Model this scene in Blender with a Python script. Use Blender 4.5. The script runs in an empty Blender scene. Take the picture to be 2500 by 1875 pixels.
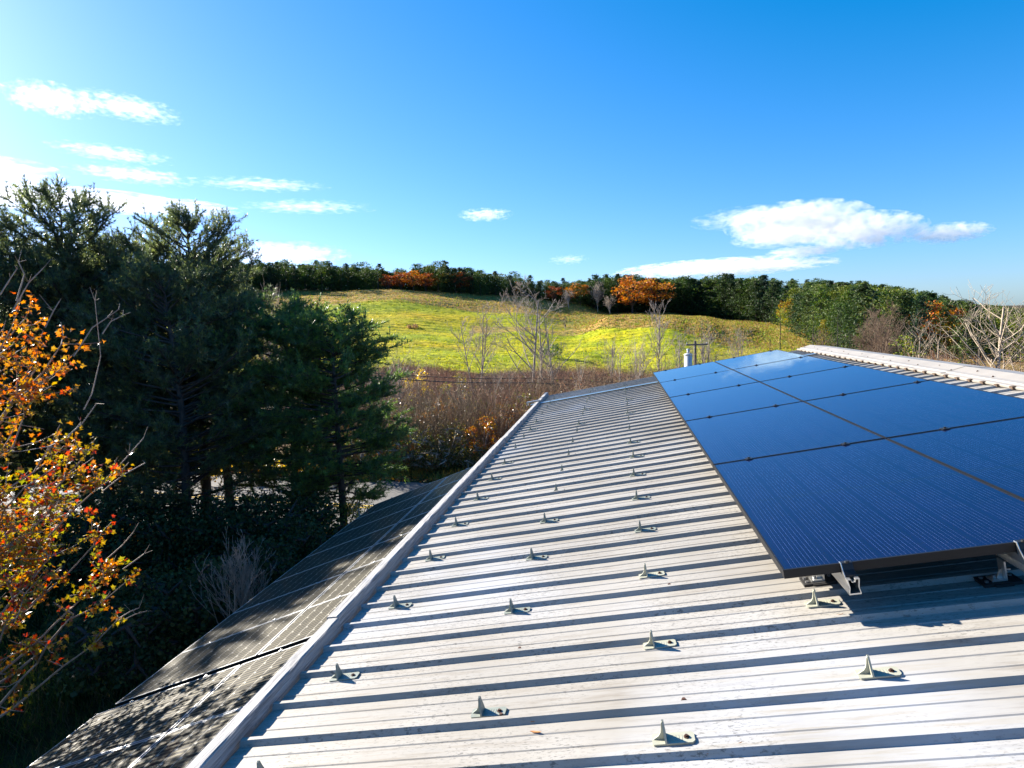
import bpy, math, random
import numpy as np
from mathutils import Vector, Matrix

# ---------------------------------------------------------------- camera, sky, sun, exposure
scene = bpy.context.scene
COL = scene.collection
EZ = 6.0                                   # eye height above the road (m)
FPX, YAW, PITCH, ROLL = 1501.0, 0.17163, 0.10096, -0.035
f_ = Vector((-math.sin(YAW)*math.cos(PITCH), math.cos(YAW)*math.cos(PITCH), -math.sin(PITCH)))
r0 = Vector((math.cos(YAW), math.sin(YAW), 0)); u0 = r0.cross(f_)
r_ = r0*math.cos(ROLL) + u0*math.sin(ROLL)
u_ = -r0*math.sin(ROLL) + u0*math.cos(ROLL)
cam = bpy.data.cameras.new('camera'); cam.sensor_width = 36; cam.lens = FPX/2500*36
cam.clip_start = 0.05; cam.clip_end = 30000
camo = bpy.data.objects.new('camera', cam); COL.objects.link(camo)
M = Matrix(((r_.x, u_.x, -f_.x, 0), (r_.y, u_.y, -f_.y, 0), (r_.z, u_.z, -f_.z, EZ), (0, 0, 0, 1)))
camo.matrix_world = M; scene.camera = camo

SUN_AZ, SUN_EL = math.radians(63.5), math.radians(23.5)      # azimuth left of +Y
SD = Vector((-math.sin(SUN_AZ)*math.cos(SUN_EL), math.cos(SUN_AZ)*math.cos(SUN_EL), math.sin(SUN_EL)))
w = bpy.data.worlds.new('World'); scene.world = w; w.use_nodes = True
nt = w.node_tree; nt.nodes.clear()
out = nt.nodes.new('ShaderNodeOutputWorld'); bg = nt.nodes.new('ShaderNodeBackground')
sky = nt.nodes.new('ShaderNodeTexSky'); sky.sky_type = 'NISHITA'; sky.sun_disc = False
sky.sun_elevation = SUN_EL; sky.sun_rotation = -SUN_AZ
sky.altitude = 50; sky.air_density = 1.0; sky.dust_density = 0.35; sky.ozone_density = 3.0
sep = nt.nodes.new('ShaderNodeSeparateColor'); cmb = nt.nodes.new('ShaderNodeCombineColor')      # crisp autumn air: deeper blue
nt.links.new(sky.outputs[0], sep.inputs[0])
for ch, (k, o) in enumerate(((.72, -.74), (.78, 0.0), (1.22, 0.0))):
    ma = nt.nodes.new('ShaderNodeMath'); ma.operation = 'MULTIPLY_ADD'; ma.inputs[1].default_value = k; ma.inputs[2].default_value = o
    mx = nt.nodes.new('ShaderNodeMath'); mx.operation = 'MAXIMUM'; mx.inputs[1].default_value = 0.05
    nt.links.new(sep.outputs[ch], ma.inputs[0]); nt.links.new(ma.outputs[0], mx.inputs[0]); nt.links.new(mx.outputs[0], cmb.inputs[ch])
nt.links.new(cmb.outputs[0], bg.inputs[0])
bg.inputs[1].default_value = 0.054
nt.links.new(bg.outputs[0], out.inputs[0])
sl = bpy.data.lights.new('sun', 'SUN'); sl.energy = 5.0; sl.angle = math.radians(0.53); sl.color = (1.0, 0.925, 0.81)
slo = bpy.data.objects.new('sun', sl); COL.objects.link(slo)
slo.rotation_euler = SD.to_track_quat('Z', 'Y').to_euler(); slo.location = (0, 0, 60)
scene.view_settings.view_transform = 'Standard'; scene.view_settings.look = 'None'
scene.view_settings.exposure = 1.84; scene.view_settings.gamma = 1.0
scene.cycles.max_bounces = 8; scene.cycles.diffuse_bounces = 3; scene.cycles.glossy_bounces = 3
scene.cycles.transmission_bounces = 4; scene.cycles.volume_bounces = 3; scene.cycles.transparent_max_bounces = 8
scene.cycles.caustics_reflective = False; scene.cycles.caustics_refractive = False
scene.cycles.use_denoising = True
try: scene.cycles.denoiser = 'OPENIMAGEDENOISE'
except Exception: pass

random.seed(7); RNG = np.random.default_rng(7)

# ---------------------------------------------------------------- helpers
def ray(px, py):
    return f_ + r_*((px-1250)/FPX) - u_*((py-937.5)/FPX)
def at(px, py, d):                          # world point seen at photo pixel, at horizontal distance d
    v = ray(px, py); k = d/math.hypot(v.x, v.y); return Vector((v.x*k, v.y*k, EZ+v.z*k))
def ground_hit(px, py, z=0.0):
    v = ray(px, py); k = (z-EZ)/v.z; return Vector((v.x*k, v.y*k, z))

def tag(o, label=None, cat=None, group=None, kind=None):
    if label: o['label'] = label
    if cat: o['category'] = cat
    if group: o['group'] = group
    if kind: o['kind'] = kind
    return o
def empty(name, loc, label=None, cat=None, group=None, rz=0.0):
    o = bpy.data.objects.new(name, None); COL.objects.link(o); o.empty_display_size = .2
    o.location = loc; o.rotation_euler = (0, 0, rz)
    return tag(o, label, cat, group)
def link(name, me, parent=None):
    o = bpy.data.objects.new(name, me); COL.objects.link(o)
    if parent is not None: o.parent = parent
    return o
def copy_tree(o, parent=None):
    c = o.copy(); COL.objects.link(c); c.parent = parent
    for ch in list(o.children): copy_tree(ch, c)
    return c

def mesh_np(name, V, F, mat, col=None, smooth=False, mats=None, midx=None):
    """V (n,3) array, F (m,k) int array or list of such arrays; col per-vertex (n,3)"""
    Fs = F if isinstance(F, list) else [F]
    Fs = [np.asarray(a, dtype=np.int32) for a in Fs if len(a)]
    me = bpy.data.meshes.new(name)
    V = np.asarray(V, dtype=np.float32)
    me.vertices.add(len(V)); me.vertices.foreach_set('co', V.ravel())
    nl = sum(a.size for a in Fs); npoly = sum(len(a) for a in Fs)
    me.loops.add(nl); me.loops.foreach_set('vertex_index', np.concatenate([a.ravel() for a in Fs]))
    me.polygons.add(npoly)
    tot = np.concatenate([np.full(len(a), a.shape[1], np.int32) for a in Fs])
    st = np.concatenate([[0], np.cumsum(tot)[:-1]]).astype(np.int32)
    me.polygons.foreach_set('loop_start', st)
    try: me.polygons.foreach_set('loop_total', tot)
    except Exception: pass
    for m in (mats or [mat]): me.materials.append(m)
    if midx is not None: me.polygons.foreach_set('material_index', np.asarray(midx, np.int32))
    me.polygons.foreach_set('use_smooth', np.full(npoly, bool(smooth)))
    me.update(calc_edges=True)
    if col is not None:
        a = me.color_attributes.new('tint', 'FLOAT_COLOR', 'POINT')
        c = np.ones((len(V), 4), np.float32); c[:, :3] = col; a.data.foreach_set('color', c.ravel())
    me.validate()
    return me

class MB:
    def __init__(s): s.v = []; s.f = []; s.m = []
    def add(s, vs, fs, m=0):
        b = len(s.v); s.v += [tuple(x) for x in vs]; s.f += [tuple(b+i for i in f) for f in fs]; s.m += [m]*len(fs); return s
    def box(s, x0, x1, y0, y1, z0, z1, m=0, T=None):
        vs = [(x, y, z) for z in (z0, z1) for y in (y0, y1) for x in (x0, x1)]
        if T is not None: vs = [T(*q) for q in vs]
        return s.add(vs, [(0, 2, 3, 1), (4, 5, 7, 6), (0, 1, 5, 4), (2, 6, 7, 3), (0, 4, 6, 2), (1, 3, 7, 5)], m)
    def prism(s, poly, axis, a, b, m=0, T=None):
        n = len(poly)
        def mk(p, q):
            return {'x': (q, p[0], p[1]), 'y': (p[0], q, p[1]), 'z': (p[0], p[1], q)}[axis]
        vs = [mk(p, a) for p in poly]+[mk(p, b) for p in poly]
        if T is not None: vs = [T(*q) for q in vs]
        fs = [tuple(range(n))[::-1], tuple(range(n, 2*n))]+[(i, (i+1) % n, n+(i+1) % n, n+i) for i in range(n)]
        return s.add(vs, fs, m)
    def tube(s, pts, rad, n=8, m=0, cap=True):
        pts = [Vector(p) for p in pts]; R = rad if isinstance(rad, (list, tuple)) else [rad]*len(pts)
        rings = []
        for i, p in enumerate(pts):
            t = (pts[min(i+1, len(pts)-1)]-pts[max(i-1, 0)]).normalized()
            a = t.orthogonal().normalized() if i == 0 else (pa - t*pa.dot(t)).normalized()
            pa = a; b = t.cross(a)
            rings.append([p+(a*math.cos(2*math.pi*k/n)+b*math.sin(2*math.pi*k/n))*R[i] for k in range(n)])
        vs = [v for r in rings for v in r]; fs = []
        for i in range(len(pts)-1):
            for k in range(n): fs.append((i*n+k, i*n+(k+1) % n, (i+1)*n+(k+1) % n, (i+1)*n+k))
        if cap: fs += [tuple(range(n))[::-1], tuple((len(pts)-1)*n+k for k in range(n))]
        return s.add(vs, fs, m)
    def mesh(s, name, mats, smooth=False):
        me = bpy.data.meshes.new(name); me.from_pydata(s.v, [], s.f)
        for m in (mats if isinstance(mats, list) else [mats]): me.materials.append(m)
        me.polygons.foreach_set('material_index', s.m)
        me.polygons.foreach_set('use_smooth', [bool(smooth)]*len(s.f))
        me.update(); return me
    def obj(s, name, mats, parent=None, smooth=False): return link(name, s.mesh(name, mats, smooth), parent)

# ---------------------------------------------------------------- materials
def mat(name):
    m = bpy.data.materials.new(name); m.use_nodes = True
    n = m.node_tree; b = n.nodes['Principled BSDF']; return m, n, b
def N(n, t, **kw):
    x = n.nodes.new('ShaderNode'+t)
    for k, v in kw.items():
        if k.startswith('i_'):
            x.inputs[k[2:].replace('_', ' ')].default_value = v
        else: setattr(x, k, v)
    return x
def ramp(n, fac, stops):
    r = n.nodes.new('ShaderNodeValToRGB'); e = r.color_ramp.elements
    while len(e) < len(stops): e.new(.5)
    for i, (p, c) in enumerate(stops): e[i].position = p; e[i].color = tuple(c)+(1,) if len(c) == 3 else c
    n.links.new(fac, r.inputs[0]); return r
def mixc(n, fac, a, b, mode='MIX'):
    x = n.nodes.new('ShaderNodeMix'); x.data_type = 'RGBA'; x.blend_type = mode
    for s, v in ((0, fac), (6, a), (7, b)):
        if hasattr(v, 'links'): n.links.new(v, x.inputs[s])
        else: x.inputs[s].default_value = v if s == 0 else (tuple(v)+(1,) if len(v) == 3 else v)
    return x.outputs[2]
def simple(name, col, rough=.6, metal=0.0, var=.12, scale=8, bump=0.0, spec=.5, coat=0):
    m, n, b = mat(name)
    tc = N(n, 'TexCoord'); no = N(n, 'TexNoise', i_Scale=scale, i_Detail=5.0); n.links.new(tc.outputs['Object'], no.inputs['Vector'])
    lo = tuple(c*(1-var) for c in col); hi = tuple(min(1, c*(1+var)) for c in col)
    r = ramp(n, no.outputs['Fac'], [(.3, lo), (.7, hi)])
    n.links.new(r.outputs[0], b.inputs['Base Color'])
    b.inputs['Roughness'].default_value = rough; b.inputs['Metallic'].default_value = metal
    b.inputs['Specular IOR Level'].default_value = spec
    if bump:
        bp = N(n, 'Bump', i_Strength=bump, i_Distance=.02); n.links.new(no.outputs['Fac'], bp.inputs['Height']); n.links.new(bp.outputs[0], b.inputs['Normal'])
    return m
def foliage(name, trans=.45, rough=.45, spec=.4):
    m, n, b = mat(name)
    at_ = N(n, 'Attribute', attribute_name='tint')
    n.links.new(at_.outputs['Color'], b.inputs['Base Color'])
    b.inputs['Roughness'].default_value = rough; b.inputs['Specular IOR Level'].default_value = spec
    tr = N(n, 'BsdfTranslucent'); mx = N(n, 'MixShader'); mx.inputs[0].default_value = trans
    hb = N(n, 'HueSaturation', i_Saturation=1.15, i_Value=1.5); n.links.new(at_.outputs['Color'], hb.inputs['Color'])
    n.links.new(hb.outputs[0], tr.inputs['Color'])
    n.links.new(b.outputs[0], mx.inputs[1]); n.links.new(tr.outputs[0], mx.inputs[2])
    n.links.new(mx.outputs[0], n.nodes['Material Output'].inputs[0]); return m
def tintmat(name, rough=.85):
    m, n, b = mat(name); at_ = N(n, 'Attribute', attribute_name='tint'); n.links.new(at_.outputs['Color'], b.inputs['Base Color'])
    b.inputs['Roughness'].default_value = rough; b.inputs['Specular IOR Level'].default_value = .2; return m

def roof_metal():
    m, n, b = mat('painted_roof_steel')
    tc = N(n, 'TexCoord')
    big = N(n, 'TexNoise', i_Scale=1.3, i_Detail=6.0, i_Roughness=.6); n.links.new(tc.outputs['Object'], big.inputs['Vector'])
    mp = N(n, 'Mapping'); mp.inputs['Scale'].default_value = (2.2, 26, 1); n.links.new(tc.outputs['Object'], mp.inputs['Vector'])
    st = N(n, 'TexNoise', i_Scale=1.6, i_Detail=8.0, i_Roughness=.7); n.links.new(mp.outputs[0], st.inputs['Vector'])
    base = ramp(n, big.outputs['Fac'], [(.3, (.262, .242, .208)), (.72, (.372, .354, .322))])
    dirt = ramp(n, st.outputs['Fac'], [(.50, (0, 0, 0)), (.74, (1, 1, 1))])
    c1 = mixc(n, N_mul(n, dirt.outputs[0], .62), base.outputs[0], (.13, .10, .068))
    # small scuffs, stronger in patches
    patch = N(n, 'TexNoise', i_Scale=.55, i_Detail=3.0); n.links.new(tc.outputs['Object'], patch.inputs['Vector'])
    pr = ramp(n, patch.outputs['Fac'], [(.56, (0, 0, 0)), (.66, (1, 1, 1))]); sr = ramp(n, st.outputs['Fac'], [(.38, (0, 0, 0)), (.52, (1, 1, 1))])
    pm = N(n, 'Math', operation='MULTIPLY'); n.links.new(pr.outputs[0], pm.inputs[0]); n.links.new(sr.outputs[0], pm.inputs[1])
    c1 = mixc(n, N_mul(n, pm.outputs[0], .5), c1, (.40, .43, .48))      # chalky bluish worn patches
    mp2 = N(n, 'Mapping'); mp2.inputs['Rotation'].default_value = (0, 0, .7); mp2.inputs['Scale'].default_value = (1, 3.2, 1); n.links.new(tc.outputs['Object'], mp2.inputs['Vector'])
    sc = N(n, 'TexNoise', i_Scale=42.0, i_Detail=4.0, i_Roughness=.75); n.links.new(mp2.outputs[0], sc.inputs['Vector'])
    pt = N(n, 'TexNoise', i_Scale=2.6, i_Detail=2.0); n.links.new(tc.outputs['Object'], pt.inputs['Vector'])
    a = ramp(n, sc.outputs['Fac'], [(.54, (0, 0, 0)), (.62, (1, 1, 1))]); p = ramp(n, pt.outputs['Fac'], [(.38, (0, 0, 0)), (.58, (1, 1, 1))])
    mm = N(n, 'Math', operation='MULTIPLY'); n.links.new(a.outputs[0], mm.inputs[0]); n.links.new(p.outputs[0], mm.inputs[1])
    c2 = mixc(n, N_mul(n, mm.outputs[0], .75), c1, (.09, .085, .075))
    n.links.new(c2, b.inputs['Base Color'])
    rr = ramp(n, st.outputs['Fac'], [(.35, (.38,)*3), (.7, (.6,)*3)]); n.links.new(rr.outputs[0], b.inputs['Roughness'])
    b.inputs['Specular IOR Level'].default_value = .25
    bp = N(n, 'Bump', i_Strength=.18, i_Distance=.01); n.links.new(big.outputs['Fac'], bp.inputs['Height']); n.links.new(bp.outputs[0], b.inputs['Normal'])
    return m
def N_mul(n, sock, k):
    x = N(n, 'Math', operation='MULTIPLY'); n.links.new(sock, x.inputs[0]); x.inputs[1].default_value = k; return x.outputs[0]

def wood(name, c0, c1, sy=3.0):
    m, n, b = mat(name); tc = N(n, 'TexCoord')
    mp = N(n, 'Mapping'); mp.inputs['Scale'].default_value = (60, sy, 60); n.links.new(tc.outputs['Object'], mp.inputs['Vector'])
    g = N(n, 'TexNoise', i_Scale=1.5, i_Detail=8.0, i_Roughness=.7, i_Distortion=.6); n.links.new(mp.outputs[0], g.inputs['Vector'])
    bl = N(n, 'TexNoise', i_Scale=3.0, i_Detail=6.0); n.links.new(tc.outputs['Object'], bl.inputs['Vector'])
    a = ramp(n, g.outputs['Fac'], [(.32, c0), (.62, c1)]); p = ramp(n, bl.outputs['Fac'], [(.52, (0, 0, 0)), (.66, (1, 1, 1))])
    c = mixc(n, N_mul(n, p.outputs[0], .6), a.outputs[0], (.32, .31, .29)); n.links.new(c, b.inputs['Base Color'])
    b.inputs['Roughness'].default_value = .85
    bp = N(n, 'Bump', i_Strength=.8, i_Distance=.006); n.links.new(g.outputs['Fac'], bp.inputs['Height']); n.links.new(bp.outputs[0], b.inputs['Normal'])
    return m

def stripes(n, sock, period, width, off=0.0):
    """1 inside a line of given width repeated every period"""
    a = N(n, 'Math', operation='ADD'); n.links.new(sock, a.inputs[0]); a.inputs[1].default_value = off+100*period
    mo = N(n, 'Math', operation='MODULO'); n.links.new(a.outputs[0], mo.inputs[0]); mo.inputs[1].default_value = period
    lt = N(n, 'Math', operation='LESS_THAN'); n.links.new(mo.outputs[0], lt.inputs[0]); lt.inputs[1].default_value = width
    return lt.outputs[0]
def binop(n, op, a, b):
    x = N(n, 'Math', operation=op)
    for i, v in enumerate((a, b)):
        if hasattr(v, 'links'): n.links.new(v, x.inputs[i])
        else: x.inputs[i].default_value = v
    return x.outputs[0]

def glass_roof_panel():
    # object x = slope direction (0..1.04), y = ridge direction (0..1.72)
    m, n, b = mat('monocrystalline_cells'); tc = N(n, 'TexCoord'); sp = N(n, 'SeparateXYZ'); n.links.new(tc.outputs['Object'], sp.inputs[0])
    X, Y = sp.outputs[0], sp.outputs[1]
    bus = stripes(n, X, .0168, .0009, -.020)
    gap = stripes(n, X, .168, .0169, -.008)               # no bar where cells meet
    cg = stripes(n, X, .168, .003, -.0145)
    cell = stripes(n, Y, .0845, .0022, -.012)
    mid = binop(n, 'LESS_THAN', binop(n, 'ABSOLUTE', binop(n, 'SUBTRACT', Y, .86), 0), .009)
    mp = N(n, 'Mapping'); mp.inputs['Scale'].default_value = (60, 22, 1); n.links.new(tc.outputs['Object'], mp.inputs['Vector'])
    no = N(n, 'TexNoise', i_Scale=1.0, i_Detail=2.0); n.links.new(mp.outputs[0], no.inputs['Vector'])
    dot = stripes(n, Y, .0169, .007)
    dd_ = mixc(n, dot, (.35, .35, .35), (1, 1, 1))
    dsh = ramp(n, no.outputs['Fac'], [(.35, (.3,)*3), (.66, (1, 1, 1))])
    dash = N(n, 'Mix', data_type='RGBA', blend_type='MULTIPLY'); dash.inputs[0].default_value = 1.0; n.links.new(dd_, dash.inputs[6]); n.links.new(dsh.outputs[0], dash.inputs[7])
    lv = binop(n, 'MULTIPLY', binop(n, 'MULTIPLY', bus, binop(n, 'SUBTRACT', 1.0, gap)), dash.outputs[2])
    dn = N(n, 'TexNoise', i_Scale=3.0, i_Detail=4.0); n.links.new(tc.outputs['Object'], dn.inputs['Vector'])
    cc = ramp(n, dn.outputs['Fac'], [(.3, (.0015, .002, .020)), (.7, (.003, .004, .030))])
    c = mixc(n, binop(n, 'MAXIMUM', cg, binop(n, 'MAXIMUM', cell, mid)), cc.outputs[0], (.004, .005, .012))
    c = mixc(n, binop(n, 'MULTIPLY', lv, .42), c, (.28, .31, .45))
    n.links.new(c, b.inputs['Base Color'])
    b.inputs['Roughness'].default_value = .5; b.inputs['Specular IOR Level'].default_value = .05
    # anti-reflective glass: bluish mirror that strengthens toward grazing angles; faint dust film
    gl = N(n, 'BsdfGlossy'); gl.inputs['Color'].default_value = (.66, .90, 1.0, 1); gl.inputs['Roughness'].default_value = .03
    du = ramp(n, dn.outputs['Fac'], [(.35, (.02,)*3), (.75, (.06,)*3)]); n.links.new(du.outputs[0], gl.inputs['Roughness'])
    fr = N(n, 'Fresnel'); fr.inputs['IOR'].default_value = 1.46
    ms = N(n, 'MixShader'); n.links.new(fr.outputs[0], ms.inputs[0]); n.links.new(b.outputs[0], ms.inputs[1]); n.links.new(gl.outputs[0], ms.inputs[2])
    n.links.new(ms.outputs[0], n.nodes['Material Output'].inputs[0])
    return m
def glass_ground_panel():
    # object x = down the slope (0..1.80), y = along (0..0.99)
    m, n, b = mat('older_cell_glass'); tc = N(n, 'TexCoord'); sp = N(n, 'SeparateXYZ'); n.links.new(tc.outputs['Object'], sp.inputs[0])
    X, Y = sp.outputs[0], sp.outputs[1]
    bus = stripes(n, Y, .0525, .019, -.030)               # tabbing running down the slope; its beige sun reflection is painted in
    cx = stripes(n, X, .1755, .006, -.02)                 # cell gaps across
    cy = stripes(n, Y, .158, .004, -.02)
    # little diamonds at cell corners
    fx = binop(n, 'ABSOLUTE', binop(n, 'SUBTRACT', binop(n, 'MODULO', binop(n, 'ADD', X, 9*.1755+.0855), .1755), .0877), 0)
    fy = binop(n, 'ABSOLUTE', binop(n, 'SUBTRACT', binop(n, 'MODULO', binop(n, 'ADD', Y, 9*.158+.057), .158), .079), 0)
    dia = binop(n, 'LESS_THAN', binop(n, 'ADD', fx, fy), .013)
    no = N(n, 'TexNoise', i_Scale=5.0, i_Detail=5.0); n.links.new(tc.outputs['Object'], no.inputs['Vector'])
    bc = ramp(n, no.outputs['Fac'], [(.3, (.075, .065, .04)), (.7, (.155, .135, .08))])
    c = mixc(n, bus, (.006, .006, .007), bc.outputs[0])
    c = mixc(n, binop(n, 'MAXIMUM', cx, dia), c, (.45, .43, .38))
    n.links.new(c, b.inputs['Base Color'])
    b.inputs['Roughness'].default_value = .55; b.inputs['Specular IOR Level'].default_value = .1
    b.inputs['Coat Weight'].default_value = .22; b.inputs['Coat Roughness'].default_value = .1
    return m

def terrain_mat():
    m, n, b = mat('field_and_ground'); tc = N(n, 'TexCoord'); a = N(n, 'Attribute', attribute_name='tint')
    n1 = N(n, 'TexNoise', i_Scale=.55, i_Detail=9.0, i_Roughness=.68); n.links.new(tc.outputs['Object'], n1.inputs['Vector'])
    n2 = N(n, 'TexNoise', i_Scale=.06, i_Detail=4.0); n.links.new(tc.outputs['Object'], n2.inputs['Vector'])
    v = ramp(n, n1.outputs['Fac'], [(.30, (.62, .66, .6)), (.66, (1.28, 1.24, 1.15))])
    c = mixc(n, 1.0, a.outputs['Color'], v.outputs[0], 'MULTIPLY')
    v2 = ramp(n, n2.outputs['Fac'], [(.3, (.72, .85, .8)), (.7, (1.25, 1.1, 1.0))])
    c = mixc(n, 1.0, c, v2.outputs[0], 'MULTIPLY')
    mp = N(n, 'Mapping'); mp.inputs['Rotation'].default_value = (0, 0, -.2); mp.inputs['Scale'].default_value = (.10, .55, 1); n.links.new(tc.outputs['Object'], mp.inputs['Vector'])
    n3 = N(n, 'TexNoise', i_Scale=1.0, i_Detail=6.0, i_Roughness=.6, i_Distortion=.8); n.links.new(mp.outputs[0], n3.inputs['Vector'])
    shadow_streaks = ramp(n, n3.outputs['Fac'], [(.40, (.42, .52, .5)), (.52, (1.05, 1.03, 1.0)), (.7, (1.25, 1.15, 1.0))])  # stretched streaks: furrow tracks plus long soft shadow bands painted into the colour
    c = mixc(n, .8, c, shadow_streaks.outputs[0], 'MULTIPLY')
    n.links.new(c, b.inputs['Base Color']); b.inputs['Roughness'].default_value = .9; b.inputs['Specular IOR Level'].default_value = .1
    bp = N(n, 'Bump', i_Strength=.9, i_Distance=.5); n.links.new(n1.outputs['Fac'], bp.inputs['Height']); n.links.new(bp.outputs[0], b.inputs['Normal'])
    return m

M_roof = roof_metal()
M_cap = simple('ridge_cap_steel', (.29, .265, .23), .5, var=.12, scale=3)
M_board = wood('weathered_grey_board', (.12, .118, .12), (.42, .41, .40))
M_siding = wood('barn_siding', (.12, .11, .10), (.28, .26, .24), .6)
M_blackframe = simple('black_anodised_frame', (.008, .008, .009), .5, 0, var=.2, spec=.25)
M_silver = simple('mill_aluminium', (.62, .62, .60), .35, .85, var=.1)
M_silverframe = simple('silver_module_frame', (.62, .63, .64), .38, .6, var=.1)
M_blackclamp = simple('black_clamp', (.015, .015, .016), .45, .3)
M_epdm = simple('black_mount_base', (.015, .014, .013), .7, 0)
M_guard = simple('grey_polycarbonate', (.20, .22, .185), .45, 0, var=.1, scale=30)
M_guard2 = simple('pale_polycarbonate', (.32, .32, .25), .45, 0, var=.1, scale=30)
M_screw = simple('rusty_screw', (.06, .022, .012), .8, .2, var=.5, scale=90)
M_steel = simple('dull_steel', (.35, .35, .35), .4, .8)
M_cells = glass_roof_panel(); M_cells2 = glass_ground_panel()
M_bark = simple('pine_bark', (.055, .045, .038), .95, 0, var=.5, scale=6, bump=.6)
M_palebark = simple('pale_bark', (.27, .215, .155), .85, 0, var=.35, scale=4, bump=.3)
M_birch = simple('birch_bark', (.36, .29, .21), .8, 0, var=.25, scale=5)
M_brownbark = simple('brown_twigs', (.17, .115, .075), .9, 0, var=.3, scale=4)
M_greybark = simple('grey_bark', (.30, .25, .205), .9, 0, var=.35, scale=5, bump=.3)
M_twigmaple = simple('maple_bark', (.30, .22, .17), .7, 0, var=.3, scale=12)
M_needle = foliage('pine_needles', .45, .4, .45)
M_leaf = foliage('autumn_leaves', .45, .3, .6)
M_farleaf = foliage('distant_foliage', .25, .6, .2)
M_grass = foliage('grass_blades', .35, .7, .15)
M_twig = tintmat('brush_twigs')
M_terr = terrain_mat()
M_asphalt = simple('worn_asphalt', (.115, .11, .105), .9, 0, var=.18, scale=1.5, bump=.1)
M_yellow = simple('yellow_road_paint', (.55, .36, .04), .8, 0, var=.2)
M_flue = simple('white_flue_paint', (.45, .47, .49), .5, 0, var=.06)
M_pole = wood('pole_wood', (.07, .055, .045), (.18, .15, .12), 60)
M_wire = simple('black_cable', (.012, .012, .012), .6)
M_flash = simple('galvanised_strap', (.30, .42, .52), .3, .55, var=.15)
M_debris = tintmat('dry_debris', .8)

# ---------------------------------------------------------------- roof frame (s up the slope, y along the ridge, n up)
TH = math.radians(9.51)
S3 = Vector((math.cos(TH), 0, math.sin(TH))); N3 = Vector((-math.sin(TH), 0, math.cos(TH))); Y3 = Vector((0, 1, 0))
O3 = Vector((.60896, 2.39988, -.98005+EZ))                # front lower corner of the roof array, panel top plane
MR = Matrix(((S3.x, 0, N3.x, O3.x), (S3.y, 1, N3.y, O3.y), (S3.z, 0, N3.z, O3.z), (0, 0, 0, 1)))
HP = -.189                                                # pan level
RIB, RIB0 = .2160, -.713
def rw(s, y, n): return O3 + S3*s + Y3*y + N3*n
def rl(o, s=0, y=0, n=0):
    o.matrix_world = MR @ Matrix.Translation((s, y, n)); return o

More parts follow.
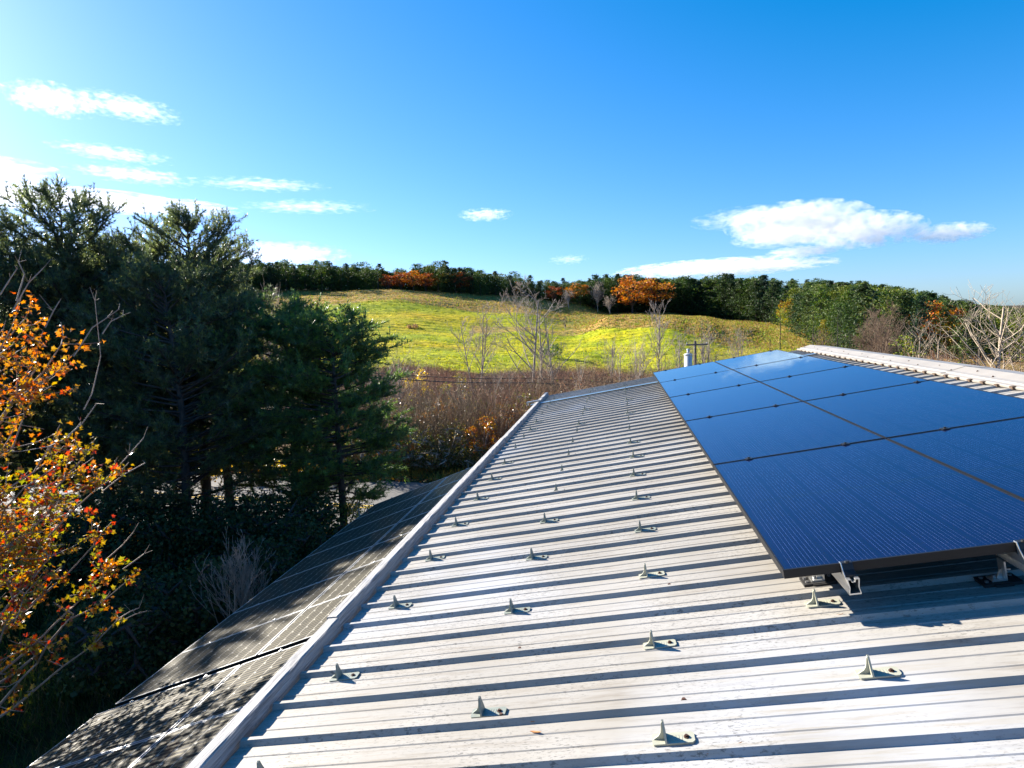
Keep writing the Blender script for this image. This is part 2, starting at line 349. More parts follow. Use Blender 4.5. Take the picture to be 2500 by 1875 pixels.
def build_building():
    b = empty('barn', rw(0, 0, HP)-Vector((0, 0, 4)), 'low barn with a pale ribbed metal roof carrying the blue black panels', 'building')
    b.rotation_euler = (0, 0, 0); bpy.context.view_layer.update()
    inv = b.matrix_world.inverted()
    # ribbed sheet: profile along y, swept along s with a few cuts
    k0, k1 = -17, 48
    prof = []
    y_start = RIB0+RIB*k0-.10
    prof.append((y_start, 0))
    for k in range(k0, k1+1):
        yc = RIB0+RIB*k
        prof += [(yc-.0205, 0), (yc-.0085, .0195), (yc+.0085, .0195), (yc+.0205, 0)]
        if k < k1:
            for d in (.072, .144):
                prof += [(yc+d-.007, 0), (yc+d-.003, .0028), (yc+d+.003, .0028), (yc+d+.007, 0)]
    prof.append((RIB0+RIB*k1+.06, 0))
    y_end = prof[-1][0]
    def sheet(svals, f):
        P = np.array(prof); n = len(P); V = []
        for s in svals:
            for (y, h) in P: V.append(f(s, y, h))
        idx = np.arange(n-1); F = []
        for i in range(len(svals)-1):
            a = i*n+idx; F.append(np.stack([a, a+1, a+n+1, a+n], 1))
        return np.array(V), np.concatenate(F)
    sv = np.linspace(-2.045, 2.93, 12)
    V, F = sheet(sv, lambda s, y, h: (s, y, HP+h+.0012*math.sin(s*5+y*2.3)*(1 if h == 0 else 1)))
    F = F[:, ::-1]
    me = mesh_np('roof', V, F, M_roof)
    roof = link('roof', me, b); roof.matrix_parent_inverse = inv; roof.matrix_basis = MR
    # far slope
    ridge = rw(2.93, 0, HP)
    S2 = Vector((math.cos(TH), 0, -math.sin(TH))); N2 = Vector((math.sin(TH), 0, math.cos(TH)))
    V, F = sheet(np.linspace(0, 5.0, 6), lambda s, y, h: tuple(ridge + S2*s + Y3*(y) + N2*h))
    V[:, 1] += 0
    me = mesh_np('far_roof_slope', V, F[:, ::-1], M_roof); o = link('far_roof_slope', me, b); o.matrix_parent_inverse = inv
    # ridge cap, two lapped lengths
    cap_prof = [(2.68, HP+.030), (2.685, HP+.012), (2.69, HP+.034), (2.74, HP+.036), (2.746, HP+.046), (2.80, HP+.047), (2.925, HP+.066), (3.05, HP+.030), (3.18, HP+.0)]
    for (a, c, dz) in ((y_start, 4.62, 0.0), (4.58, y_end+.03, .003)):
        vs = []
        ys = np.linspace(a, c, 30)
        for y in ys:
            for j, (s, h) in enumerate(cap_prof):
                wob = .003*math.sin(y*7.3)+.002*math.sin(y*17) if j < 3 else .001*math.sin(y*3)
                vs.append((s, y, h+dz+wob))
        n = len(cap_prof); fs = [(i*n+j, i*n+j+1, (i+1)*n+j+1, (i+1)*n+j) for i in range(len(ys)-1) for j in range(n-1)]
        m = MB(); m.add(vs, fs); o = m.obj('ridge_cap', M_cap, roof); o.matrix_parent_inverse = Matrix.Identity(4)
    # closure foam lumps under the cap at each rib
    m = MB()
    for k in range(k0, k1):
        yc = RIB0+RIB*k
        m.box(2.665, 2.70, yc-.028+random.uniform(-.004, .004), yc+.018, HP+.012, HP+.030+random.uniform(0, .008))
    m.box(2.701, 2.708, RIB0+RIB*k0, RIB0+RIB*k1, HP+.010, HP+.028)
    m.obj('ridge_closure', simple('brown_closure', (.10, .065, .04), .9, var=.4, scale=40), roof)
    # screws
    def screw_mesh():
        m = MB(); m.tube([(0, 0, 0), (0, 0, .002)], [.011, .011], 10); m.tube([(0, 0, .002), (0, 0, .010)], [.0075, .0065], 6)
        return m.mesh('screw', M_screw)
    sm = screw_mesh(); cnt = 0
    for s in (-1.77, -1.08, -.44, .20):
        for j in range(0, 21):
            y = -.47+.432*j+random.uniform(-.012, .012)
            if s > 0 and j > 0 and j != 1: continue
            if s > 0: y = (-.49, -.05)[j]
            o = link('screw', sm, roof); o.matrix_basis = Matrix.Translation((s+random.uniform(-.02, .02), y, HP+.001)); cnt += 1
    # ridge cap screws
    for j in range(0, 26):
        o = link('screw', sm, roof); o.matrix_basis = Matrix.Translation((2.80+(.06 if j % 2 else 0), 1.0+j*.36, HP+(.055 if j % 2 else .047)))
    # body: walls and gables
    ez = rw(-1.85, 0, HP).z; ex = rw(-1.75, 0, HP).x; rx = rw(2.93, 0, HP).x; rz = rw(2.93, 0, HP).z; fx = 2*rx-ex
    y0w, y1w = O3.y+y_start+.15, O3.y+y_end-.15
    m = MB()
    pts = [(ex, 0), (fx, 0), (fx, ez-.12), (rx, rz-.12), (ex, ez-.12)]
    for (a, c) in ((y0w, y0w+.12), (y1w-.12, y1w)): m.prism(pts, 'y', a, c)
    m.box(ex, ex+.12, y0w+.12, y1w-.12, 0, ez-.12); m.box(fx-.12, fx, y0w+.12, y1w-.12, 0, ez-.12)
    o = m.obj('wall', M_siding, b); o.matrix_parent_inverse = inv
    # eave board lengths: weathered planks capping the eave
    for (a, c, ds, dz) in ((-3.9, .36, .004, .0), (.365, 5.1, -.004, .006), (5.105, 9.98, 0, .002)):
        V = []; ys = np.linspace(a, c, 60); fs = []
        for i, y in enumerate(ys):
            e = [random.uniform(-.0012, .0012) for _ in range(6)]
            s0, s1 = -2.128+ds, -2.066+ds; bow = .006*math.sin((y-a)/(c-a)*3.1)
            V += [(s0+e[0], y, -.30), (s1+e[1], y, -.30), (s1+e[1]+bow*.2, y, HP+.054+dz+e[2]*.5), (s1-.006, y, HP+.058+dz+e[3]), (s0+.005, y, HP+.060+dz+e[4]), (s0+e[5], y, HP+.054+dz)]
        n = 6
        for i in range(len(ys)-1): fs += [(i*n+j, i*n+(j+1) % n, (i+1)*n+(j+1) % n, (i+1)*n+j) for j in range(n)]
        fs += [tuple(range(n))[::-1], tuple(range(len(V)-n, len(V)))]
        mm = MB(); mm.add(V, fs); o = mm.obj('eave_board', M_board, b); o.matrix_parent_inverse = inv; o.matrix_basis = MR
    return b
barn = build_building()

# strap flashing laid across the roof near its far end
def strap():
    m = MB(); s0, s1 = -2.24, 2.66; y = 8.56
    m.box(s0, s1, y-.07, y+.07, HP+.0225, HP+.0255); m.box(s0, s1, y+.066, y+.07, HP+.0255, HP+.031); m.box(s0, s1, y-.07, y-.066, HP+.0255, HP+.031)
    o = m.obj('metal_strap', M_flash); rl(o)
    tag(o, 'bluish metal flashing strip laid across the ribs near the roof far end', 'flashing')
    m = MB(); m.box(-2.30, -2.06, y-.035, y+.05, HP+.064, HP+.085); m.box(-2.30, -2.28, y-.035, y+.05, HP+.02, HP+.064)
    o = m.obj('eave_bracket', M_steel); rl(o)
    tag(o, 'small grey bracket hooked over the weathered eave board at the strip', 'bracket')
strap()

# ---------------------------------------------------------------- snow guards
def guard(material):
    root = empty('snow_guard', (0, 0, 0))
    m = MB(); m.prism([(-.036, -.024), (.076, -.024), (.084, -.016), (.084, .016), (.076, .024), (-.036, .024), (-.040, .018), (-.040, -.018)], 'z', 0, .0055)
    for q in range(4): m.box(.018+.009*q, .0215+.009*q, -.012, .012, .0055, .0063)
    m.obj('base_plate', material, root)
    # upright blade facing up the slope, tapering to a rounded tip
    pts = [(-.024, .005), (-.021, .018), (-.014, .036), (-.008, .052), (-.005, .062), (0, .066), (.005, .062), (.008, .052), (.014, .036), (.021, .018), (.024, .005)]
    m = MB(); m.prism(pts, 'x', -.003, .003)
    # gusset
    g = [(-.0031, .0056), (-.0031, .060), (-.006, .056), (-.0085, .040), (-.012, .027), (-.019, .017), (-.030, .0105), (-.037, .0056)]
    m.prism(g[::-1], 'y', -.0028, .0028)
    m.obj('blade', material, root)
    m = MB(); m.tube([(.061, 0, .0055), (.061, 0, .008)], .0085, 10); m.tube([(.061, 0, .008), (.061, 0, .0125)], .005, 6); m.obj('screw', M_screw, root)
    return root
g_near = guard(M_guard); g_pale = guard(M_guard2)
ORD = ['nearest', 'second', 'third', 'fourth', 'fifth', 'sixth', 'seventh', 'eighth', 'ninth', 'tenth', 'eleventh', 'twelfth', 'thirteenth', 'fourteenth', 'fifteenth', 'sixteenth']
rows = [(-1.84, [-.69]+[RIB0+RIB*k-.045 for k in range(3, 48, 3)], 'row beside the eave board'),
        (-1.15, [-.44]+[RIB0+RIB*k-.045 for k in range(5, 48, 3)], 'second row in from the board'),
        (-.52, [-.645]+[RIB0+RIB*k-.045 for k in range(3, 48, 3)], 'row nearest the roof panels')]
first = {id(g_near): True, id(g_pale): True}
HID = {-1.84: (8, 9, 12, 13), -1.15: (4, 5, 6, 7, 8, 10, 12, 14), -.52: (8, 9, 11, 13)}
for (s, ys, desc) in rows:
    for i, y in enumerate(ys):
        if i in HID[s]: y += .088
        src = g_pale if (s == -.52 and i < 3) else g_near
        if first[id(src)]: o = src; first[id(src)] = False
        else: o = copy_tree(src)
        o.matrix_world = MR @ Matrix.Translation((s+random.uniform(-.012, .012), y, HP+.0015)) @ Matrix.Rotation(random.uniform(-.09, .09), 4, 'Z')
        nm = 'nearest in the' if i == 0 else ORD[i]+' from the front in the'
        tag(o, 'grey snow guard, %s %s' % (nm, desc), 'snow guard', 'snow guards on the metal roof')
for (s, y, lab) in ((.115, .075, 'pale plastic snow guard standing just below the front corner of the panels'), (.13, -.41, 'pale plastic snow guard nearest the camera in front of the panels')):
    o = copy_tree(g_pale); o.matrix_world = MR @ Matrix.Translation((s, y, HP+.0015)); tag(o, lab, 'snow guard', 'snow guards on the metal roof')

# ---------------------------------------------------------------- roof array
PW, PL, PP, PB = 1.0475, 1.722, 1.740, 1.0553
def roof_panel():
    root = empty('solar_panel', (0, 0, 0))
    m = MB(); t = .035; e = .007
    m.box(0, PW, 0, e, -t, 0); m.box(0, PW, PL-e, PL, -t, 0); m.box(0, e, e, PL-e, -t, 0); m.box(PW-e, PW, e, PL-e, -t, 0)
    m.obj('frame', M_blackframe, root)
    m = MB(); m.box(e, PW-e, e, PL-e, -.006, -.0015); m.obj('glass', M_cells, root)
    m = MB(); m.box(.30, .62, 1.60, 1.68, -.028, -.0065); m.obj('junction_box', M_blackclamp, root)
    return root
def clamp_mesh():
    m = MB(); m.box(-.020, .020, -.022, .022, .0005, .005); m.box(-.018, .018, -.0075, .0075, -.033, .0005)
    m.tube([(0, 0, .005), (0, 0, .013)], .0075, 6); return m.mesh('clamp', M_blackclamp)
cm = clamp_mesh(); proto = roof_panel(); used = False
rows_n = ['front', 'second', 'third', 'fourth', 'rearmost']
allp = []; RAILS = (.225, .815, 1.39, 2.0)
for j in range(2):
    for i in range(5):
        if not used: o = proto; used = True
        else: o = copy_tree(proto)
        o.matrix_world = MR @ Matrix.Translation((j*PB, i*PP, random.uniform(-.0006, .0006))) @ Matrix.Rotation(random.uniform(-.0012, .0012), 4, 'Y')
        tag(o, 'blue black solar panel, %s in the %s column of the roof array' % (rows_n[i] if i in (0, 4) else rows_n[i]+' from the front', 'lower' if j == 0 else 'upper'), 'solar panel', 'black solar panels on the roof')
        allp.append((j, o))
for j, o in allp:
    for s in RAILS[j*2:j*2+2]:
        c = link('clamp', cm, o); c.matrix_basis = Matrix.Translation((s-j*PB, PL+.009, 0))
# end clamps on the front edge, rails and feet
def end_clamp(s):
    m = MB()
    m.prism([(-.034, -.040), (-.012, -.040), (-.004, -.030), (-.004, .000), (.010, .000), (.010, .004), (-.010, .004), (-.014, -.004), (-.020, -.018), (-.034, -.034)], 'x', s-.019, s+.019)
    m.tube([(s, -.010, .004), (s, -.010, .012)], .0075, 6)
    o = m.obj('end_clamp', [M_blackclamp]); m2 = MB()
    m2.prism([(-.034, -.040), (-.012, -.040), (-.004, -.030), (-.004, .000), (.010, .000), (.010, .004), (-.010, .004), (-.014, -.004), (-.020, -.018), (-.034, -.034)], 'x', s-.0215, s-.0192)
    m2.obj('clamp_side', M_silver, o); return o
side = ['lowest', 'second', 'third', 'topmost']
for q, s in enumerate(RAILS):
    o = end_clamp(s); rl(o); tag(o, 'black end clamp on the front panel edge over the %s rail' % side[q], 'clamp', 'end clamps on the front panel edge')
    # rail: hollow curved section, open end toward the camera
    def ring(off):
        pts = [(-.021, -.1), (-.021, -.094), (-.017, -.075), (-.020, -.055), (-.022, -.040), (-.008, -.040), (-.008, -.050), (.008, -.050), (.008, -.040), (.022, -.040), (.020, -.055), (.017, -.075), (.021, -.094), (.021, -.1)]
        return pts
    P = ring(0); Pin = [(x*.82, -.046-(z+.046)*-.90 if z < -.052 else z-.003) for x, z in P]
    m = MB(); n = len(P); y0, y1 = -.055, 8.78
    vs = [(s+x, y0, z) for x, z in P]+[(s+x, y0, z) for x, z in Pin]+[(s+x, y1, z) for x, z in P]+[(s+x, y1, z) for x, z in Pin]
    fs = []
    for k in range(n):
        k2 = (k+1) % n
        fs += [(k, k2, n+k2, n+k), (k, 2*n+k, 2*n+k2, k2), (n+k, n+k2, 3*n+k2, 3*n+k), (2*n+k, 3*n+k, 3*n+k2, 2*n+k2)]
    m.add(vs, fs); o = m.obj('mounting_rail', M_silver); rl(o); tag(o, 'silver aluminium rail running under the roof panels, %s up the slope' % side[q], 'rail', 'rails under the roof panels')
    # feet
    def foot():
        r = empty('rail_foot', (0, 0, 0))
        m = MB(); m.box(-.065, .065, -.038, .038, 0, .012); m.box(-.030, .030, -.045, -.038, 0, .010); m.obj('base_pad', M_epdm, r)
        m = MB(); m.box(-.030, .022, -.022, .022, .012, .018); m.box(.016, .0225, -.022, .022, .018, .085); m.prism([(-.004, .018), (.0155, .018), (.0155, .050), (.010, .050)], 'y', -.003, .003)
        m.box(.0225, .036, -.0215, .0215, .052, .057); m.obj('bracket', M_silver, r)
        for (bx, by, bz, bh) in ((-.012, 0, .018, .012), (-.048, .018, .012, .006), (.05, .018, .012, .006), (-.048, -.018, .012, .006)):
            m = MB(); m.tube([(bx, by, bz), (bx, by, bz+bh)], .007, 6); m.obj('bolt', M_steel, r)
        return r
    if q == 0: fp = foot(); usedf = False
    for i, yy in enumerate(((.27, .10, .20, .20)[q], 1.62, 2.75, 4.05, 5.34, 6.64, 7.93)):
        if not usedf: o = fp; usedf = True
        else: o = copy_tree(fp)
        o.matrix_world = MR @ Matrix.Translation((s-.045, yy, HP+.020 if False else HP+.0005))
        tag(o, 'silver bracket foot on a black pad holding the %s rail, %s' % (side[q], 'nearest the front' if i == 0 else ORD[i]+' from the front'), 'rail foot', 'rail feet on the metal roof')

# ---------------------------------------------------------------- lower ground array beside the eave
PHI = math.radians(20.95); D3 = Vector((-math.cos(PHI), 0, -math.sin(PHI))); ND = Vector((-math.sin(PHI), 0, math.cos(PHI)))
Q3 = Vector((-3.5934, 5.2896, -3.2128+EZ))
MD = Matrix(((D3.x, 0, ND.x, Q3.x), (0, 1, 0, Q3.y), (D3.z, 0, ND.z, Q3.z), (0, 0, 0, 1)))
LW, LL = 1.79, .995
def low_panel():
    root = empty('solar_panel', (0, 0, 0)); t = .04; e = .012
    m = MB()
    for (z0, z1, mi) in ((-t, -.004, 1), (-.004, 0, 0)):  # side walls below the silver lip coloured black, standing for shade in the gap
        m.box(0, LW, 0, e, z0, z1, mi); m.box(0, LW, LL-e, LL, z0, z1, mi); m.box(0, e, e, LL-e, z0, z1, mi); m.box(LW-e, LW, e, LL-e, z0, z1, mi)
    m.obj('frame', [M_silverframe, M_blackframe], root)
    m = MB(); m.box(e, LW-e, e, LL-e, -.006, -.0015); m.obj('glass', M_cells2, root)
    return root
lp = low_panel(); usedl = False
m = MB(); m.tube([(.012*math.cos(a), .012*math.sin(a)-.004, .006) for a in np.linspace(.5, 5.4, 9)], .0035, 5); m.box(-.016, .016, -.014, .014, .0005, .004)
clipm = m.mesh('clip', M_silver); allq = []
for blk, (y0, cntp, bn) in enumerate(((0.0, 7, 'far'), (-5.19, 5, 'near'))):
    for j in range(2):
        for i in range(cntp):
            if not usedl: o = lp; usedl = True
            else: o = copy_tree(lp)
            d0 = .014 if j == 0 else -LW-.014
            if blk == 1: d0 += .06
            o.matrix_world = MD @ Matrix.Translation((d0, y0+i*1.01, (0 if blk == 0 else .015)+random.uniform(-.001, .001)))
            idx = i+1 if blk == 0 else cntp-i
            tag(o, 'striped silver framed solar panel in the %s row, %s beyond the gap' % ('outer' if j == 0 else 'inner', ORD[idx-1].replace('nearest', 'first')) if blk == 0 else
                'striped silver framed solar panel in the %s row, %s before the gap' % ('outer' if j == 0 else 'inner', ORD[idx-1].replace('nearest', 'first')), 'solar panel', 'striped panels beside the eave')
            allq.append(o)
for o in allq:
    for xx in (.42, 1.35):
        c = link('clip', clipm, o); c.matrix_basis = Matrix.Translation((xx, LL+.007, 0))
def array_stand():
    root = empty('panel_stand', (Q3.x, Q3.y, 0), 'metal stand of posts and beams holding the striped panels beside the eave', 'panel stand')
    inv = Matrix.Translation((-Q3.x, -Q3.y, 0))
    for d in (-1.35, -.45, .45, 1.35):
        m = MB(); m.box(d-.025, d+.025, -5.25, 7.1, -.115, -.045); o = m.obj('beam', M_epdm, root); o.matrix_parent_inverse = inv; o.matrix_basis = MD
    for y in (-4.6, -2.6, -.55, 1.6, 4.1, 6.6):
        m = MB()
        m.box(-1.7, 1.7, y-.03, y+.03, -.19, -.117); o = m.obj('rafter', M_steel, root); o.matrix_parent_inverse = inv; o.matrix_basis = MD
        for d in (-1.2, 1.2):
            p = Q3+D3*d+ND*-.19+Y3*y
            m = MB(); m.tube([(p.x, p.y, -.1), (p.x, p.y, p.z+.01)], .045, 10); o = m.obj('post', M_steel, root); o.matrix_parent_inverse = inv
array_stand()

# ---------------------------------------------------------------- terrain
TP = [-1200, 0, 500, 700, 950, 1250, 1400, 1500, 1630, 1700, 1785, 1880, 2000, 2300, 2500, 3400]
TD = [100, 130, 160, 190, 210, 250, 280, 300, 400, 700, 3000]
TY = {
 -1200:[905,868,838,808,790,752,728,714,712,712,740], 0:[905,868,838,808,790,752,728,714,712,712,740], 500:[905,868,838,808,790,752,728,712,708,710,740],
 700:[905,866,836,803,780,742,724,712,706,708,738], 950:[905,866,836,800,776,727,706.5,712,706,706,734],
 1250:[905,868,838,808,792,755,736,721,712,712,730], 1400:[915,880,852,826,810,780,757,740,730,728,735],
 1500:[920,888,850,800,775,774,769,764,745,740,742], 1630:[925,880,835,785,769,771,769,767,745,740,742], 1700:[925,884,842,795,777,776,774,773,745,735,742],
 1785:[925,890,850,810,795,788,785,782,742,728,744], 1880:[900,876,852,826,818,797,780,770,725,715,744],
 2000:[895,872,850,826,812,785,768,760,722,716,744], 2300:[900,876,858,838,826,806,794,788,762,752,748],
 2500:[905,884,866,850,842,826,818,814,790,780,752], 3400:[905,884,866,850,842,826,818,814,790,780,752]}
def px_az(px):
    v = ray(px, 820); return math.atan2(v.x, v.y)
T_AZ = np.array([px_az(p) for p in TP])
T_Z = np.array([[at(p, y, d).z for d, y in zip(TD, TY[p])] for p in TP])
NEARD = np.array([0, 27, 40, 60, 80]); NEARZ = np.array([0, 0, -1.3, -2.3, -2.6])
def terr(x, y):
    x = np.asarray(x, float); y = np.asarray(y, float)
    az = np.arctan2(x, y); d = np.hypot(x, y)
    az = np.clip(az, T_AZ[0], T_AZ[-1])
    dl = np.concatenate([NEARD, TD])
    i = np.clip(np.searchsorted(T_AZ, az)-1, 0, len(T_AZ)-2); t = (az-T_AZ[i])/(T_AZ[i+1]-T_AZ[i]); t = t*t*(3-2*t)
    Z = np.concatenate([np.tile(NEARZ, (len(TP), 1)), T_Z], 1)
    j = np.clip(np.searchsorted(dl, d)-1, 0, len(dl)-2); q = np.clip((d-dl[j])/(dl[j+1]-dl[j]), 0, 1)
    za = Z[i, j]*(1-t)+Z[i+1, j]*t; zb = Z[i, j+1]*(1-t)+Z[i+1, j+1]*t
    z = za*(1-q)+zb*q
    far = np.clip((d-45)/60, 0, 1)
    back = np.cos(np.arctan2(x, y)) < -.2
    z = z + far*(.35*np.sin(x*.071+y*.043)+.25*np.sin(x*.13-y*.11))
    return z
def gz(x, y): return float(terr(np.array([x]), np.array([y]))[0])
def pxof(x, y):                       # photo column a ground point is seen in (roughly)
    p = np.stack([x, y, np.full_like(x, EZ-8)-EZ], -1)
    d = p@np.array(f_); return 1250+FPX*(p@np.array(r_))/d, d
def vnoise(x, y, sc, seed=0):
    v = 0
    for k in range(4):
        a = seed*1.7+k*2.1; f = sc*(1.9**k)
        v = v+np.sin(x*f*math.cos(a)+y*f*math.sin(a)+seed+k)*np.sin(-x*f*math.sin(a*1.3)+y*f*math.cos(a*1.3)+k*k)/(1.5**k)
    return v
def build_ground():
    az = np.concatenate([np.linspace(-math.pi, -1.1, 30, endpoint=False), np.linspace(-1.1, .95, 420, endpoint=False), np.linspace(.95, math.pi, 30)])
    d = np.concatenate([[0.01], np.linspace(2, 26, 30), np.linspace(27, 95, 90), np.linspace(96, 320, 230), np.geomspace(325, 9000, 40)])
    A, D = np.meshgrid(az, d); X = D*np.sin(A); Y = D*np.cos(A); Z = terr(X, Y)
    fade = np.clip((D-90)/20, 0, 1)*np.clip((420-D)/100, 0, 1)
    Z = Z + fade*(.16*vnoise(X, Y, .55, 3)+.10*vnoise(X, Y*1.6, 1.3, 5))
    Z = Z + np.clip((D-26)/5, 0, 1)*np.clip((80-D)/20, 0, 1)*.15*vnoise(X, Y, .6, 9)
    P, dep = pxof(X, Y); ok = dep > 1
    P = np.where(ok, P, np.where(X > 0, 3000, -1500))
    green = np.array([.45, .42, .006]); tan = np.array([.34, .23, .075]); brown = np.array([.12, .075, .04]); floor_ = np.array([.035, .042, .018]); wood_ = np.array([.06, .05, .03]); rust = np.array([.20, .10, .04])
    C = np.zeros(X.shape+(3,)); C[:] = green
    nz = vnoise(X, Y, .05, 2)
    deep = np.array([.24, .31, .008])
    k = np.clip(.5+.45*nz+(D < 150)*.15, 0, 1)[..., None]*.7; C = C*(1-k)+deep*k
    gold = np.array([.42, .33, .008]); k = np.clip(vnoise(X, Y, .028, 6), 0, 1)[..., None]; C = C*(1-k)+gold*k
    def blend(mask, c, s=1.0):
        kk = np.clip(mask, 0, 1)[..., None]*s; C[:] = C*(1-kk)+c*kk
    crest = np.clip((D-(240-3*np.sin(P/90))+4*nz)/4, 0, 1)*(P < 1500)
    blend(crest, tan)
    hill = np.clip((P-1330)/70+.2*nz, 0, 1)*np.clip((D-(205-.085*(P-1300))+2*nz)/4, 0, 1)
    blend(hill, tan)
    blend(hill*np.clip(vnoise(X, Y, .09, 4)*1.2, 0, 1), np.array([.17, .18, .035]), .75)
    blend(np.clip((P-1650)/150, 0, 1)*np.clip((D-110)/20, 0, 1)*np.clip(.3+nz, 0, 1), np.array([.22, .17, .05]), .8)
    blend(((P > 1150) & (P < 1560) & (np.abs(D-(196+.02*(P-1200))) < 5+3*nz)).astype(float), tan, .9)
    blend(np.clip((99-D)/5+.4*nz, 0, 1), brown)
    blend(np.clip((P-2050)/60, 0, 1), rust, .8)
    blend(np.clip((D-300)/10, 0, 1), wood_)
    blend(np.clip((26.5-D)/3, 0, 1), floor_)
    V = np.stack([X, Y, Z], -1).reshape(-1, 3); n = len(az); m = len(d)
    i, j = np.meshgrid(np.arange(m-1), np.arange(n-1), indexing='ij'); a = (i*n+j).ravel()
    F = np.stack([a, a+n, a+n+1, a+1], 1)[:, ::-1][:, ::-1]
    F = np.stack([a, a+1, a+n+1, a+n], 1)[:, ::-1]
    me = mesh_np('ground', V, F, M_terr, col=C.reshape(-1, 3), smooth=True)
    o = link('ground', me); o['kind'] = 'structure'
build_ground()

# road
RA, RB = ground_hit(499, 1153), ground_hit(1049, 1178)
rd = (RB-RA).normalized(); rn = Vector((-rd.y, rd.x, 0))
if rn.y < 0: rn = -rn
RC = RA - rn*3.3                                            # centre line point
def road():
    ts = np.linspace(-70, 60, 80)
    def strip(o0, o1, z, name, m_, seg=None, kind='structure', parent=None):
        V = []; 
        for t in ts:
            p = RC+rd*t; bend = rn*(-.0016*(t-5)**2 if t > 5 else 0)
            for o_ in (o0, o1):
                q = p+rn*o_+bend; V.append((q.x, q.y, max(gz(q.x, q.y), -.02 if q.length < 30 else -9)+z))
        F = [(2*i, 2*i+1, 2*i+3, 2*i+2) for i in range(len(ts)-1)]
        F = [f[::-1] for f in F]
        mm = MB(); mm.add(V, F); o = mm.obj(name, m_, parent)
        if kind: o['kind'] = kind
        return o
    strip(-3.2, 3.2, .02, 'road', M_asphalt)
    strip(-.16, -.06, .028, 'road_centre_line', M_yellow); strip(.06, .16, .028, 'road_centre_line', M_yellow)
road()

# ---------------------------------------------------------------- vegetation generators (numpy)
def tubes_np(segs, n=5):
    """segs list of (p0,p1,r0,r1) -> V,F of open tapered tubes"""
    if not len(segs): return np.zeros((0, 3)), np.zeros((0, 4), int)
    P0 = np.array([s[0] for s in segs], float); P1 = np.array([s[1] for s in segs], float)
    R0 = np.array([s[2] for s in segs]); R1 = np.array([s[3] for s in segs])
    T = P1-P0; T /= np.linalg.norm(T, axis=1, keepdims=True)+1e-9
    ref = np.where(np.abs(T[:, 2:3]) < .9, np.array([[0, 0, 1.]]), np.array([[1., 0, 0]]))
    A = np.cross(T, ref); A /= np.linalg.norm(A, axis=1, keepdims=True)+1e-9; B = np.cross(T, A)
    an = np.arange(n)*2*math.pi/n; c, s = np.cos(an), np.sin(an)
    ring = A[:, None]*c[None, :, None]+B[:, None]*s[None, :, None]
    V = np.concatenate([P0[:, None]+ring*R0[:, None, None], P1[:, None]+ring*R1[:, None, None]], 1)
    k = np.arange(n); f = np.stack([k, (k+1) % n, n+(k+1) % n, n+k], 1)
    F = (np.arange(len(segs))[:, None, None]*(2*n)+f[None])
    return V.reshape(-1, 3), F.reshape(-1, 4)
def rand_unit(n): v = RNG.normal(size=(n, 3)); return v/np.linalg.norm(v, axis=1, keepdims=True)
def leaf_quads(C, size, col, flat=0.0):
    """irregular quads at centres C"""
    n = len(C); a = rand_unit(n); b = rand_unit(n)
    if flat: a[:, 2] *= (1-flat); b[:, 2] *= (1-flat); a /= np.linalg.norm(a, axis=1, keepdims=True)
    b = b-a*np.sum(a*b, 1, keepdims=True); b /= np.linalg.norm(b, axis=1, keepdims=True)+1e-9
    s = np.asarray(size).reshape(-1, 1)*np.ones((n, 1)); j = RNG.uniform(.6, 1.2, (n, 4, 1))
    V = np.stack([C-a*s*j[:, 0]*.5, C+b*s*j[:, 1]*.42, C+a*s*j[:, 2]*.5, C-b*s*j[:, 3]*.42], 1).reshape(-1, 3)
    F = np.arange(4*n).reshape(-1, 4)
    return V, F, np.repeat(col, 4, 0)
def palette(n, cols, wts=None, jit=.18):
    cols = np.array(cols); i = RNG.choice(len(cols), n, p=wts); c = cols[i]*RNG.uniform(1-jit, 1+jit, (n, 1)); return c*RNG.uniform(1-jit*.4, 1+jit*.4, (n, 3))

